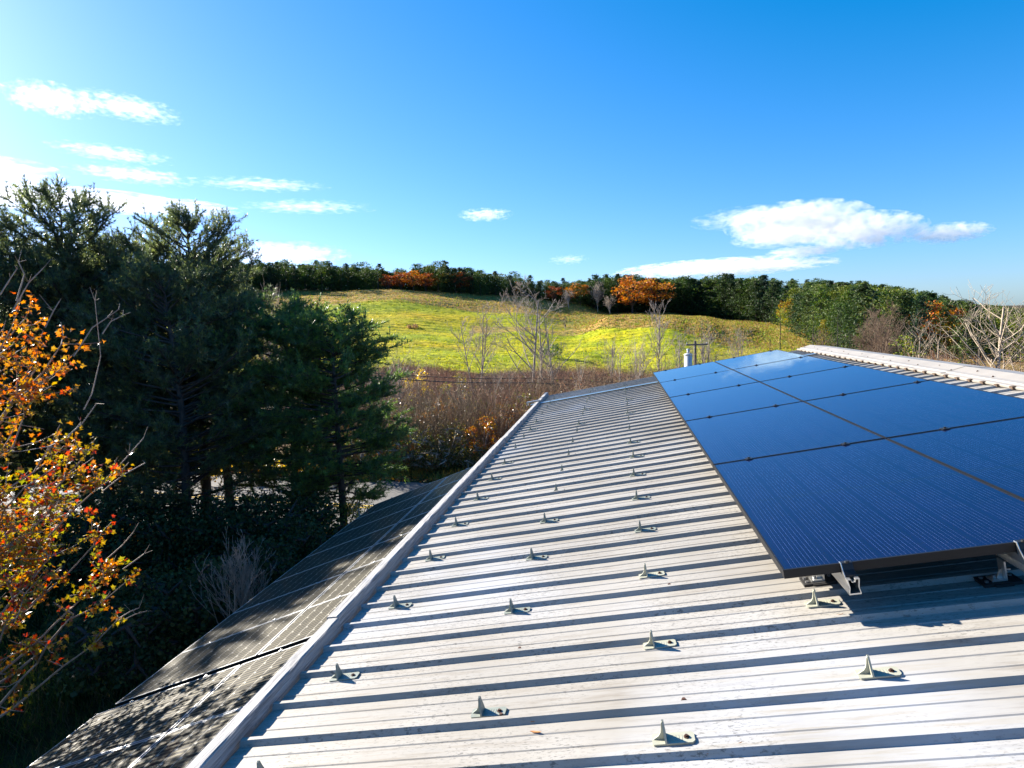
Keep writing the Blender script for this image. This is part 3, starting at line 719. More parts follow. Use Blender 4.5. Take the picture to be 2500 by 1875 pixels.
def near_pine(H, R, base, seed, nb=95, rnd=0.0, open_low=True, needle=.13, dens=1.0):
    """big white pine: returns (trunk segs, needle V,F,col)"""
    rs = np.random.default_rng(seed); segs = []
    lean = rs.uniform(-.02, .02, 2)
    def trunk(h): return np.array([lean[0]*h+.08*math.sin(h*.7+seed), lean[1]*h+.08*math.cos(h*.6), h])
    zs = np.linspace(-.2, H*.97, 16); tr = .018*H
    for a, b in zip(zs[:-1], zs[1:]): segs.append((trunk(a), trunk(b), tr*(1-a/H)**.8+.012, tr*(1-b/H)**.8+.012))
    TO, TDn, TS = [], [], []
    for k in range(nb):
        u = (k+rs.uniform(0, 1))/nb; h = base+(H-base)*u**.9
        az = rs.uniform(0, 2*math.pi)
        prof = (math.sin(min(1, (1-u)*1.25+.06)*math.pi/2))**.9*(.62+.38*min(1, u*3+.2))
        prof = prof*(1-rnd)+rnd*math.sqrt(max(.03, 1-(2*u-.95)**2*.95))
        L = R*prof*rs.uniform(.65, 1.18)+.25
        d0 = np.array([math.cos(az), math.sin(az), (rs.uniform(-.05, .35)+.75*u**2.5)*(1-.75*rnd)]); d0 /= np.linalg.norm(d0)
        p = trunk(h); n = 6; pts = [p]; d = d0.copy()
        for q in range(n):
            d = d+np.array([rs.normal(0, .08), rs.normal(0, .08), .06*(1-rnd*.8)+.05*u*(1-rnd)]); d /= np.linalg.norm(d); p = p+d*L/n; pts.append(p)
        r0 = .010+.012*L
        for q in range(n): segs.append((pts[q], pts[q+1], r0*(1-q/n*.85), r0*(1-(q+1)/n*.85)))
        ns = int((5+L*5.5)*dens)
        for _ in range(ns):
            t = rs.uniform(.22, 1)**.8; i = min(n-1, int(t*n)); q0 = pts[i]+(pts[i+1]-pts[i])*(t*n-i)
            dd = (pts[i+1]-pts[i]); dd = dd/np.linalg.norm(dd)+rs.normal(0, .65, 3)*np.array([1, 1, .55])+np.array([0, 0, .22]); dd /= np.linalg.norm(dd)
            l = rs.uniform(.22, .62)*(1.1-.3*u)
            q1 = q0+dd*l; segs.append((q0, q1, .006, .003))
            m = max(2, int(l/.085))
            for w_ in range(m):
                tt = (w_+1)/m; TO.append(q0+dd*l*tt); e = dd+rs.normal(0, .28, 3)+np.array([0, 0, .25]); TDn.append(e/np.linalg.norm(e)); TS.append(1.0)
        TO.append(pts[-1]); TDn.append(d+np.array([0, 0, .4])); TS.append(1.2)
        if u > .55:                                           # erect candles at the top
            for _ in range(2):
                q0 = pts[-1-rs.integers(0, 2)]; l = rs.uniform(.25, .5); q1 = q0+np.array([rs.normal(0, .05), rs.normal(0, .05), l]); segs.append((q0, q1, .006, .004))
                for w_ in range(3): TO.append(q0+(q1-q0)*(.45+.27*w_)); TDn.append(np.array([0, 0, 1.])); TS.append(.75)
    top = trunk(H*.97)
    for k in range(6): TO.append(top+np.array([0, 0, .1*k])); TDn.append(np.array([0, 0, 1.])); TS.append(.8)
    TO = np.array(TO); TDn = np.array(TDn); TDn /= np.linalg.norm(TDn, axis=1, keepdims=True); TS = np.array(TS)
    k = 9; n = len(TO)
    D = TDn[:, None]+rs.normal(0, .62, (n, k, 3)); D /= np.linalg.norm(D, axis=2, keepdims=True)
    O = TO[:, None]+rs.normal(0, .012, (n, k, 3)); Ln = needle*TS[:, None, None]*rs.uniform(.75, 1.25, (n, k, 1))
    Sd = np.cross(D, rs.normal(size=(n, k, 3))); Sd /= np.linalg.norm(Sd, axis=2, keepdims=True)
    wd = .0105
    V = np.stack([O-Sd*wd, O+Sd*wd, O+D*Ln], 2).reshape(-1, 3); F = np.arange(len(V)).reshape(-1, 3)
    base_c = np.array([[.095, .12, .06], [.11, .14, .06], [.15, .175, .055], [.08, .10, .06]])
    c = base_c[rs.integers(0, 4, n)]*rs.uniform(.8, 1.25, (n, 1)); col = np.repeat(c, k*3, 0)
    return segs, V, F, col
def far_pine(H, R, seed, nq=420, pal=None, dome=.35):
    rs = np.random.default_rng(seed); C = []; 
    nl = 26
    for k in range(nl):
        u = (k+.5)/nl; h = H*(.03+.95*u); rad = R*((1-u)**(.75-dome*.5)+.04)*rs.uniform(.8, 1.15)
        for _ in range(rs.integers(3, 6)):
            az = rs.uniform(0, 6.283); L = rad*rs.uniform(.55, 1.12)
            m = max(2, int(nq/nl/4))
            t = rs.uniform(.25, 1, m); 
            P = np.stack([np.cos(az)*L*t, np.sin(az)*L*t, h+.16*L*t], 1)+rs.normal(0, .045*R+.08, (m, 3))*[1.2, 1.2, .6]; C.append(P)
    C = np.concatenate(C)
    g = pal or [[.030, .055, .016], [.045, .080, .018], [.075, .11, .020], [.025, .045, .020]]
    V, F, col = leaf_quads(C, rs.uniform(.26, .60, len(C))*H/13, palette(len(C), g, None, .3), .5)
    segs = [((0, 0, -.3), (0, 0, H*.9), H*.014, .03)]
    return segs, V, F, col
def broad_tree(H, R, seed, n, pal, leaf=.4, base=.25, lobes=16):
    rs = np.random.default_rng(seed); segs = [((0, 0, -.3), (0, 0, H*base), H*.022, H*.017)]; C = []; W = []
    tips = []
    for k in range(lobes):
        az = 6.283*k/lobes*2.4; u = (k+.5)/lobes; e = rs.uniform(.15, 1.0)
        tip = np.array([math.cos(az)*R*.72*math.sin(math.acos(2*u-1)), math.sin(az)*R*.72*math.sin(math.acos(2*u-1)), H*(base+.12+(.80-base)*u)])
        tips.append(tip); mid = tip*np.array([.45, .45, .6])+np.array([0, 0, H*base*.4])
        segs += [((0, 0, H*base*.95), mid, H*.010, H*.006), (mid, tip, H*.006, .03)]
        m = n//lobes; rr = R*rs.uniform(.28, .42)
        P = rs.normal(size=(m, 3)); P /= np.linalg.norm(P, axis=1, keepdims=True); P *= rr*rs.uniform(.45, 1.1, (m, 1)); P[:, 2] *= .75
        C.append(tip+P)
        for _ in range(4):
            q = tip+P[rs.integers(0, m)]*.9; segs.append((tip, q, .04, .015))
    C = np.concatenate(C); V, F, col = leaf_quads(C, rs.uniform(.6, 1.3, len(C))*leaf, palette(len(C), pal), .2)
    return segs, V, F, col
def bare_tree(H, seed, levels=4, spread=.55, r=.012, stems=1, fork=.35, limb=1.0, kids=3, up=.12, tipr=.006):
    rs = np.random.default_rng(seed); segs = []
    def grow(p, d, L, rad, lev):
        n = 4 if lev > 1 else 3; q = p; dd = d.copy()
        pts = [p]
        for i in range(n):
            dd = dd+rs.normal(0, .035 if lev == levels else .11, 3)+np.array([0, 0, up*(1 if lev < levels else .5)]); dd /= np.linalg.norm(dd); q = q+dd*L/n; pts.append(q)
        r1 = max(tipr, rad*.45)
        for i in range(n): segs.append((pts[i], pts[i+1], rad+(r1-rad)*i/n, rad+(r1-rad)*(i+1)/n))
        if lev == 0: return
        nk = (kids*2+3 if lev == levels else kids-1)+rs.integers(0, 2)
        for _ in range(nk):
            t = rs.uniform(fork if lev == levels else .2, 1); i = min(n-1, int(t*n)); o = pts[i]+(pts[i+1]-pts[i])*(t*n-i)
            a = rs.normal(size=3); a -= dd*a.dot(dd); a /= np.linalg.norm(a)
            e = dd*(1-spread)+a*spread*rs.uniform(.7, 1.2); e /= np.linalg.norm(e)
            grow(o, e, L*rs.uniform(.5, .75)*limb*((1.12-.8*t) if lev == levels else (1.0-.25*t)), max(tipr, rad*.5*(1.15-t*.5)), lev-1)
    for s in range(stems):
        d = np.array([rs.normal(0, .10*(stems > 1)+.02), rs.normal(0, .10*(stems > 1)+.02), 1.]); d /= np.linalg.norm(d)
        grow(np.array([rs.normal(0, .12*(stems > 1)), rs.normal(0, .12*(stems > 1)), -.2]), d, H*(.92 if s == 0 else rs.uniform(.65, .9)), r*H, levels)
    zs = max(s[1][2] for s in segs); k = H/zs
    return [(np.array(a)*k, np.array(b)*k, r0, r1) for a, b, r0, r1 in segs]

def tree_obj(name, data, loc, label, cat='tree', group=None, crown='crown', barkm=None, leafm=None, nside=5, rz=0, sc=1):
    segs, V, F, col = data
    root = empty(name, loc, label, cat, group, rz)
    tv, tf = tubes_np(segs, nside)
    link('trunk', mesh_np('trunk', tv, tf, barkm or M_bark, smooth=True), root)
    link(crown, mesh_np(crown, V, F, leafm or M_farleaf, col=col), root)
    root.scale = (sc, sc, sc); return root
def bare_obj(name, segs, loc, label, group=None, barkm=None, nside=4, rz=0, split=True):
    root = empty(name, loc, label, 'tree', group, rz)
    if split:
        lim = max(s[2] for s in segs)*.38
        A = [s for s in segs if s[2] >= lim]; B = [s for s in segs if s[2] < lim]
        if not B: q = max(1, len(segs)//6); A, B = segs[:q], segs[q:]
        for nm, L, k in (('trunk', A, 7), ('branches', B, nside)):
            v, f = tubes_np(L, k); link(nm, mesh_np(nm, v, f, barkm or M_greybark, smooth=True), root)
    return root
def place(px, d, dz=-.1):
    v = ray(px, 820); k = d/math.hypot(v.x, v.y); x, y = v.x*k, v.y*k; return Vector((x, y, gz(x, y)+dz))
def top_h(px, py, d):                       # height above ground of a point seen at px,py at distance d
    p = at(px, py, d); return p.z-gz(p.x, p.y)

# ---------------------------------------------------------------- near pines
NP = [(165, 512, 22.0, 2.7, 'tall dark white pine rising highest at the left'),
      (465, 562, 21.5, 2.8, 'dark white pine with a pointed top left of the meadow'),
      (330, 625, 23.0, 3.0, 'dark white pine standing between the two taller pine tops'),
      (5, 605, 23.0, 3.0, 'dark white pine at the left edge behind the orange maple'),
      (520, 655, 22.0, 1.7, 'dark pine on the right flank of the tall pine stand'),
      (805, 790, 18.0, 1.75, 'smaller sunlit green pine nearest the roof and the road'),
      (690, 765, 19.5, 1.9, 'bushy green pine squeezed between the tall stand and the sunlit pine'),
      (-190, 590, 22.0, 2.8, 'dark white pine just beyond the left edge'),
      (235, 650, 21.5, 2.6, 'lower dark pine in front of the tallest pines'),
      (420, 690, 18.6, 2.4, 'lower dark pine with visible trunk in front of the pointed pine')]
for i, (px, py, d, R, lab) in enumerate(NP):
    H = top_h(px, py, d); small = i in (5, 6)
    dat = near_pine(H, R, (.8 if small else (1.3 if i < 8 else .8)), 100+i, nb=(130 if small else 135), rnd=(.85 if small else .45), needle=.13, dens=(1.5 if small else 1.2))
    if small:
        dat = (dat[0], dat[1], dat[2], dat[3]*np.array([1.05, 1.32, .9]))  # brighter green tint stands in for sunlight on the two small pines
    tree_obj('white_pine', dat, place(px, d, 0), lab, group='white pines beside the road', leafm=M_needle, nside=6, rz=i*1.1)

for i, (x, y, H, lab) in enumerate([(-19.5, 7.5, 7.6, 'unseen shade pine added beyond the left edge level with the lower panels'), (-21, 12.5, 8.0, 'unseen shade pine added beyond the left edge behind the maple'), (-23.5, 9.5, 8.6, 'far unseen shade pine added beyond the left edge'),
                                  (-19, 2.0, 7.0, 'unseen shade pine added beyond the left edge nearest the camera'), (-23.5, 15.0, 8.4, 'unseen shade pine added beyond the left edge near the road')]):
    tree_obj('white_pine', near_pine(H, 3.0, .6, 130+i, nb=80, needle=.16, dens=.9), (x, y, 0), lab, group='white pines beside the road', leafm=M_needle, nside=5)  # out-of-view pines added to throw shade over the ground at left
# ---------------------------------------------------------------- orange maple at the left edge
def maple():
    rs = np.random.default_rng(5); base = place(-330, 9.6, 0); root = empty('maple_tree', base, 'orange and yellow leaved maple at the left edge in front of the pines', 'tree')
    segs = []; LO = []; LD = []
    B0 = np.array(base)
    def P(px, py, d): return np.array(at(px, py, d))-B0
    Htop = P(-200, 560, 9.2)[2]
    tr = lambda z: np.array([.15*math.sin(z*.4), .1*math.cos(z*.5), z])
    zz = np.linspace(-.2, Htop, 12)
    for a, b in zip(zz[:-1], zz[1:]): segs.append((tr(a), tr(b), .12*(1-a/Htop)+.02, .12*(1-b/Htop)+.02))
    cl = [(40, 800, 8.6, .55, 200), (90, 900, 8.5, .50, 220), (-60, 950, 8.7, .6, 160), (150, 840, 8.4, .38, 90), (60, 1010, 8.5, .45, 170), (120, 1090, 8.3, .42, 120), (210, 1110, 8.3, .30, 110),
          (150, 1210, 8.3, .42, 260), (240, 1190, 8.25, .33, 210), (60, 1190, 8.4, .5, 190), (20, 1330, 8.4, .5, 240), (120, 1360, 8.3, .42, 200), (230, 1330, 8.2, .24, 90),
          (255, 1400, 8.2, .26, 150), (315, 1415, 8.1, .17, 70), (60, 1450, 8.3, .45, 110), (290, 1510, 8.1, .16, 60), (180, 1500, 8.2, .24, 26), (-80, 1200, 8.7, .6, 160), (-100, 1400, 8.6, .6, 120)]
    for (px, py, d, r, n) in cl:
        C = P(px, py, d); z0 = max(.6, min(Htop*.92, C[2]-1.3-rs.uniform(0, .5))); o = tr(z0)
        m = 7; pts = [o]
        for k in range(1, m+1):
            t = k/m; q = o+(C-o)*t; q[2] += .35*math.sin(t*math.pi)*(-.3); q += rs.normal(0, .04, 3)*(t < 1); pts.append(q)
        for k in range(m): segs.append((pts[k], pts[k+1], .019*(1-k/m)+.006, .019*(1-(k+1)/m)+.006))
        for _ in range(int(6+n/14)):
            q0 = pts[rs.integers(3, m+1)]; e = rs.normal(0, 1, 3)*[1, 1, .6]; e /= np.linalg.norm(e); e = e+np.array([.25, 0, .45]); e /= np.linalg.norm(e)
            l = r*rs.uniform(.6, 1.25); q1 = q0+e*l*.55+rs.normal(0, .02, 3); q2 = q1+(e+np.array([0, 0, .25]))*l*.5
            segs += [(q0, q1, .0065, .0045), (q1, q2, .0045, .0025)]
            nl = max(1, int(2.2*n/(6+n/14)))
            for _ in range(nl):
                t = rs.uniform(.15, 1.0); b_ = q0+(q1-q0)*min(1, t*2) if t < .5 else q1+(q2-q1)*(t*2-1)
                dr = rs.normal(0, 1, 3)+np.array([.2, 0, -.35]); dr /= np.linalg.norm(dr); LO.append(b_+dr*.03+rs.normal(0, .03, 3)); LD.append(dr)
    # bare twig tips reaching up and right
    for pth in ([(205, 1000), (225, 960), (238, 905), (246, 870), (232, 735)], [(180, 870), (225, 800), (262, 775), (290, 755)], [(250, 815), (270, 785), (300, 770)], [(30, 760), (70, 690), (105, 655)],
                [(40, 735), (60, 670), (45, 640)], [(60, 960), (100, 935), (150, 900)], [(165, 1065), (200, 1035), (236, 985)], [(270, 1160), (315, 1110), (350, 1070)], [(250, 1200), (300, 1160), (355, 1130)],
                [(255, 1370), (300, 1330), (325, 1300)], [(300, 1390), (335, 1365), (352, 1352)], [(280, 1525), (330, 1500), (358, 1492)], [(290, 1510), (320, 1492), (340, 1484)], [(110, 800), (130, 760), (145, 735)], [(0, 720), (25, 680), (42, 655)]):
        d = 8.2+rs.uniform(-.1, .2); pp = [P(x, y, d) for x, y in pth]
        for k in range(len(pp)-1): segs.append((pp[k], pp[k+1], .008-.0012*k, .0068-.0012*k))
        for _ in range(3):
            q = pp[-1-rs.integers(0, 2)]; segs.append((q, q+rs.normal(0, .05, 3)+[.03, 0, .09], .003, .002))
    v, f = tubes_np(segs, 6); link('trunk', mesh_np('trunk', v, f, M_twigmaple, smooth=True), root)
    # lobed leaves
    LO = np.array(LO); LD = np.array(LD); n = len(LO)
    outl = np.array([(0, -.02), (.20, .02), (.50, -.08), (.36, .20), (.62, .42), (.34, .44), (.30, .58), (.16, .56), (0, 1.0), (-.16, .56), (-.30, .58), (-.34, .44), (-.62, .42), (-.36, .20), (-.50, -.08), (-.20, .02)])
    Sd = np.cross(LD, rs.normal(size=(n, 3))); Sd /= np.linalg.norm(Sd, axis=1, keepdims=True); Nn = np.cross(LD, Sd)
    sz = rs.uniform(.030, .066, (n, 1, 1))
    pts = LO[:, None]+(Sd[:, None]*outl[None, :, :1]+LD[:, None]*outl[None, :, 1:]+Nn[:, None]*(.22*np.abs(outl[None, :, :1])-.5*outl[None, :, 1:]**2*rs.uniform(-.4, 1.6, (n, 1, 1))))*sz
    cen = LO[:, None]+LD[:, None]*sz*.3
    V = np.concatenate([cen, pts], 1); k = len(outl); fi = np.stack([np.zeros(k, int), 1+np.arange(k), 1+(np.arange(k)+1) % k], 1)
    F = (np.arange(n)[:, None, None]*(k+1)+fi[None]).reshape(-1, 3)
    zz = LO[:, 2:3]; hi = np.clip((zz-4.6)/2.0, 0, 1)
    warm = palette(n, [[.48, .15, .02], [.55, .22, .02], [.42, .075, .02], [.52, .32, .03]], [.38, .28, .2, .14]); low = palette(n, [[.36, .25, .03], [.22, .21, .03], [.42, .15, .02], [.42, .05, .02]], [.30, .22, .34, .14])
    col = (warm*hi+low*(1-hi))*.82
    link('leaves', mesh_np('leaves', V.reshape(-1, 3), F, M_leaf, col=np.repeat(col, k+1, 0)), root)
maple()

# ---------------------------------------------------------------- far forest
DPAL = [[[.022, .045, .016], [.035, .065, .02]], [[.035, .065, .016], [.06, .10, .02]], [[.02, .04, .022], [.03, .055, .028]], [[.045, .075, .018], [.075, .11, .022]], [[.03, .05, .02], [.045, .07, .02]]]
PINES = [far_pine(13, R, 40+k, nq=2800, pal=DPAL[k], dome=dm) for k, (R, dm) in enumerate([(5.6, .5), (6.6, .8), (4.0, .2), (6.8, 1.0), (5.0, .4)])]
LPAL = [[.055, .085, .018], [.085, .12, .022], [.12, .14, .02], [.05, .07, .02]]
LPALS = [[[.055, .09, .018], [.09, .13, .022]], [[.10, .13, .02], [.14, .16, .025]], [[.05, .075, .02], [.07, .10, .03]]]
PINES_L = [far_pine(12, R, 60+k, nq=2800, pal=LPALS[k], dome=dm) for k, (R, dm) in enumerate([(5.0, .6), (6.0, 1.0), (4.2, .3)])]
protos = {}
def forest_tree(kind, idx, loc, sc, label, group, name='pine_tree'):
    key = (kind, idx)
    if key not in protos:
        dat = {'dark': PINES, 'light': PINES_L, 'fall': FALL, 'bare': BARE}[kind][idx]
        if kind == 'bare': o = bare_obj(name, dat, (0, 0, 0), label, group, M_greybark, 3)
        else: o = tree_obj(name, dat, (0, 0, 0), label, 'tree', group, nside=5)
        protos[key] = o
    else: o = copy_tree(protos[key])
    o.name = name
    o.location = loc; o.rotation_euler = (0, 0, random.uniform(0, 6.28)); s = sc*random.uniform(.92, 1.08); o.scale = (s, s, sc)
    tag(o, label, 'tree', group); return o
OPAL = [[.42, .13, .018], [.50, .18, .02], [.34, .085, .015], [.48, .24, .03]]
RPAL = [[.24, .045, .015], [.32, .075, .018], [.36, .12, .02], [.18, .035, .015]]
FALL = [broad_tree(11, 4.4, 80, 1500, RPAL, .5, .2), broad_tree(10, 4.2, 81, 1400, OPAL, .5, .2), broad_tree(9, 3.4, 82, 1200, [[.30, .22, .03], [.36, .18, .025], [.22, .20, .03]], .45, .2)]
BARE = [bare_tree(10, 90+k, levels=3, spread=.45, r=.010, stems=3, kids=4, tipr=.02) for k in range(2)]

skyl = [(100, 640), (600, 642), (700, 640), (850, 652), (1000, 655), (1100, 648), (1200, 662), (1300, 684), (1400, 688), (1500, 676), (1600, 679), (1700, 681), (1800, 680), (1900, 684)]
def sky_y(px): return float(np.interp(px, [a for a, b in skyl], [b for a, b in skyl]))
n_ind = 0
late = []
for row in range(3):
    px = 120+row*9
    while px < 1890:
        d = 298+row*9+random.uniform(-2, 2)+(0 if px > 1300 else 0)
        if px > 1720: d -= (px-1720)*.22
        loc = place(px, d)
        H = max(7, top_h(px, sky_y(px)+random.choice((-10, 0, 3, 6, 9, 12))+random.uniform(-4, 4), d))
        tree_kind = 'dark'; k = random.randrange(5)
        if row == 0 and 930 < px < 1075: px += random.uniform(16, 24); continue
        if row == 0 and 1330 < px < 1500 and random.random() < .7: px += 20; continue
        if random.random() < .10 and row > 0: tree_kind = 'light'; k = random.randrange(3)
        sc = H/(13 if tree_kind == 'dark' else 12)
        if row == 2 or (row == 1 and px < 560): late.append((loc, H, .2+.7*random.random())); px += random.uniform(17, 27); continue
        forest_tree(tree_kind, k, loc, sc, 'dark pine in the treeline along the top of the meadow', 'treeline pines behind the meadow'); n_ind += 1
        px += random.uniform(14, 24)*(1.0 if row == 0 else 1.2)
# autumn trees in the treeline
for (px, yt, d, k, sc, lab) in ((955, 668, 293, 0, 1, 'dark red maple at the left end of the red patch in the treeline'), (985, 662, 295, 0, 1, 'red maple second from left in the red treeline patch'),
                            (1015, 660, 294, 1, 1, 'orange red maple in the middle of the red treeline patch'), (1045, 664, 297, 0, 1, 'red brown maple near the right of the red treeline patch'),
                            (1085, 662, 300, 2, 1, 'yellow brown tree in the treeline right of the red maples'), (1130, 664, 300, 0, 1, 'dark red maple right of the yellow brown treeline tree'),
                            (1355, 697, 298, 0, 1, 'small crimson tree in the treeline right of the tall bare tree'), (1415, 690, 300, 1, 1, 'small orange tree poking from the treeline left of the big oak'),
                            (1545, 672, 285, 1, 1, 'large orange oak at the forest edge'), (1598, 678, 290, 1, 1, 'darker orange oak behind the large orange oak on its right')):
    H = top_h(px, yt, d); base = (11, 10, 9)[k]
    o = forest_tree('fall', k, place(px, d), H/base, lab, None, 'oak_tree' if 'oak' in lab else 'maple_tree'); o.scale = (o.scale[2]*1.55, o.scale[2]*1.4, o.scale[2])
    if px in (1545,): o.scale = (o.scale[2]*1.25,)*2+(o.scale[2],)
# bare trees in the treeline
for (px, yt, d, k, lab) in ((1460, 682, 292, 0, 'bluish bare tree in the treeline left of the orange oak'), (1390, 700, 288, 1, 'small pale bare tree in front of the treeline'), (1490, 715, 284, 1, 'low bare tree just left of the orange oak')):
    H = top_h(px, yt, d); forest_tree('bare', k, place(px, d), H/10, lab, None, 'bare_tree')

# wooded hillside at the right
def skyr(px): return float(np.interp(px, [1650, 1800, 1900, 2000, 2100, 2200, 2300, 2400, 2500, 2800], [690, 684, 682, 682, 688, 702, 724, 745, 757, 760]))
cand = []
rs = np.random.default_rng(21)
for _ in range(1500):
    px = rs.uniform(1700, 2560); d = rs.uniform(115, 420)
    dmin = np.interp(px, [1700, 1880, 1960, 2060, 2200, 2560], [300, 262, 190, 125, 118, 112])
    if d < dmin: continue
    cand.append((d, px))
cand.sort(); kept = []
for d, px in cand:
    p = place(px, d); sp = 3.6+d*.007
    if all((p.x-q[0].x)**2+(p.y-q[0].y)**2 > sp*sp for q in kept): kept.append((p, d, px))
stuff_pos = list(late)
nh = 0
for p, d, px in kept:
    Hs = top_h(px, skyr(px)+rs.uniform(-5, 12), d)
    H = min(rs.uniform(8.5, 14.5), max(6.5, Hs)) if d < 340 else max(6, min(15, Hs))
    if Hs < 6: continue
    r = rs.uniform()
    if nh < 138:
        if r < .62: forest_tree('light', rs.integers(0, 3), p, H/12, 'mid green pine on the wooded hillside at right', 'pines on the wooded hillside'); nh += 1
        elif r < .92: forest_tree('dark', rs.integers(0, 5), p, H/13, 'dark green pine on the wooded hillside at right', 'dark pines on the wooded hillside'); nh += 1
        else: forest_tree('fall', 2 if r < .97 else 1, p, H/11, 'rusty leaved tree among the hillside pines', 'autumn trees on the wooded hillside', 'oak_tree')
    else: stuff_pos.append((p, H, r))
# the rest of the wood, read as one mass
for px in np.arange(-300, 1900, 10):
    for d in (311, 326, 340): stuff_pos.append((place(px+random.uniform(-8, 8), d), max(6, top_h(px, sky_y(px)+random.uniform(-2, 16), d)), random.random()))
def stuff_forest():
    Vs, Fs, Cs = [], [], []; b = 0
    for p, H, r in stuff_pos:
        src = (PINES_L[int(r*30) % 3] if r < .2 else PINES[int(r*50) % 5]) if r < .94 else FALL[1+int(r*100) % 2]
        h0 = 12 if r < .2 else 13
        V, F, C = src[1], src[2], src[3]
        if len(V) > 8000:
            q4 = V.reshape(-1, 4, 3)[::2]; ce = q4.mean(1, keepdims=True); V = (ce+(q4-ce)*1.35).reshape(-1, 3); C = C.reshape(-1, 4, 3)[::2].reshape(-1, 3); F = np.arange(len(V)).reshape(-1, 4)
        a = r*40; c, s = math.cos(a), math.sin(a); k = H/h0
        W = np.stack([(V[:, 0]*c-V[:, 1]*s)*k+p.x, (V[:, 0]*s+V[:, 1]*c)*k+p.y, V[:, 2]*k+p.z], 1)
        Vs.append(W); Fs.append(F+b); Cs.append(C); b += len(W)
    o = link('forest', mesh_np('forest', np.concatenate(Vs), np.concatenate(Fs), M_farleaf, col=np.concatenate(Cs)))
    tag(o, 'distant mixed wood behind the treeline and over the hill crest', 'forest', kind='stuff')
stuff_forest()

# ---------------------------------------------------------------- individual mid-distance trees
MID = [ # px, top y, dist, seed, stems, spread, kids, label
 (1293, 670, 62, 201, 1, .60, 4, 'tallest bare grey tree with many fine limbs before the meadow'),
 (1318, 735, 63, 202, 1, .52, 3, 'slender bare tree just right of the tallest bare tree'),
 (1350, 745, 61, 203, 2, .62, 3, 'forked bare tree leaning right beside the tallest bare trees'),
 (1158, 735, 64, 204, 3, .50, 4, 'clump of thin bare stems left of the tallest bare tree'),
 (1605, 725, 70, 205, 2, .40, 4, 'double stemmed bare tree standing alone before the tan hill'),
 (1488, 810, 68, 206, 2, .42, 3, 'small bare tree left of the double stemmed bare tree'),
 (1565, 830, 69, 207, 2, .42, 3, 'thin bare sapling just left of the double stemmed bare tree'),
 (1662, 800, 66, 208, 1, .45, 3, 'thin bare sapling left of the white flue'),
 (1730, 775, 58, 209, 3, .40, 3, 'spreading bare bush tree right of the utility pole'),
 (955, 850, 44, 210, 2, .45, 3, 'small bare tree beside the sunlit pine'),
 (1115, 930, 34, 211, 1, .38, 3, 'pale slim trunk standing in the brown brush near the roof'),
 (1040, 960, 38, 212, 1, .38, 3, 'pale slim trunk left in the brown brush'),
 (2150, 730, 72, 213, 3, .48, 5, 'large round crowned bare tree at right, left of its twin'),
 (2115, 745, 76, 214, 3, .48, 5, 'large bare tree partly behind the round crowned one'),
 (2245, 755, 46, 215, 2, .50, 3, 'two stemmed pale bare tree beyond the ridge cap'),
 (2285, 775, 48, 216, 2, .50, 3, 'pale bare tree right of the two stemmed tree'),
 (2433, 676, 42, 217, 1, .60, 4, 'big pale birch like bare tree standing tallest at the right'),
 (2512, 700, 46, 218, 1, .66, 5, 'pale bare tree cut by the right edge'),
 (2165, 820, 50, 219, 2, .45, 3, 'small copper twigged birch by the ridge cap'),
 (2000, 800, 78, 221, 3, .50, 4, 'low round bare bush tree at the meadow corner'),
 (1800, 790, 90, 222, 3, .45, 3, 'leafless shrub on the tan slope right of the pole'),
 (660, 672, 60, 223, 3, .35, 4, 'cluster of thin bare tops showing right of the pine stand'),
 (690, 690, 58, 224, 3, .35, 4, 'low cluster of bare twigs against the far left treeline'),
 (530, 1300, 11.2, 225, 4, .35, 3, 'leafless shrub in deep shade beside the lower panels')]
for (px, yt, d, seed, st, spd, kd, lab) in MID:
    H = max(2.2, top_h(px, yt, d)); pale = ('pale' in lab or seed in (213, 214, 219, 221))
    if seed in (211, 212): spd *= .8
    segs = bare_tree(H, seed, levels=(4 if seed in (201, 213, 214, 225) else 3), spread=spd, r=(.0115 if seed in (217, 218) else .011 if (st == 1 or seed in (215, 216)) else .0075), stems=st, kids=(kd-1 if seed in (213, 214) else kd), tipr=max(.0035, d*(.00018 if (1150 < px < 1670 or px == 2433) else .00012)), up=.14, fork=(.15 if seed in (217, 218, 201) else .3), limb=(1.0 if seed in (217, 218) else .8 if seed in (202, 203, 204, 205) else 1.0))
    bare_obj('bare_tree', segs, place(px, d, 0), lab, None, M_birch if seed == 217 else M_brownbark if seed in (213, 214, 221, 219) else M_palebark if pale else M_greybark, 3)
def mid_pine(px, yt, d, R, seed, lab, pal, dome=.5, nq=1500, name='pine_tree'):
    H = top_h(px, yt, d); s = H/12
    dat = far_pine(12, R/s, seed, nq=nq, pal=pal, dome=dome)
    V = dat[1]; n = V.reshape(-1, 4, 3); c = n.mean(1, keepdims=True); V = (c+(n-c)*.55).reshape(-1, 3)
    o = tree_obj(name, (dat[0], V, dat[2], dat[3]), place(px, d), lab, nside=6); o.scale = (s, s, s)
YG = [[.16, .22, .02], [.22, .26, .02], [.10, .15, .02], [.28, .26, .03]]
DK = [[.02, .035, .014], [.03, .05, .018], [.04, .06, .016]]
mid_pine(1905, 752, 92, 3.4, 301, 'bright yellow green pine at the forest corner beside the meadow', YG, .9)
mid_pine(1880, 800, 84, 3.6, 302, 'low spreading yellow green pine at the meadow edge', YG, .9)
mid_pine(2045, 745, 96, 2.2, 303, 'dark pointed spruce left of the round crowned bare tree', DK, .2, name='spruce_tree')
mid_pine(2075, 800, 70, 1.6, 304, 'small dark spruce just left of the ridge cap end', DK, .2, name='spruce_tree')
mid_pine(2215, 812, 44, 1.5, 305, 'bushy yellow green pine directly beyond the ridge cap', YG, .9)
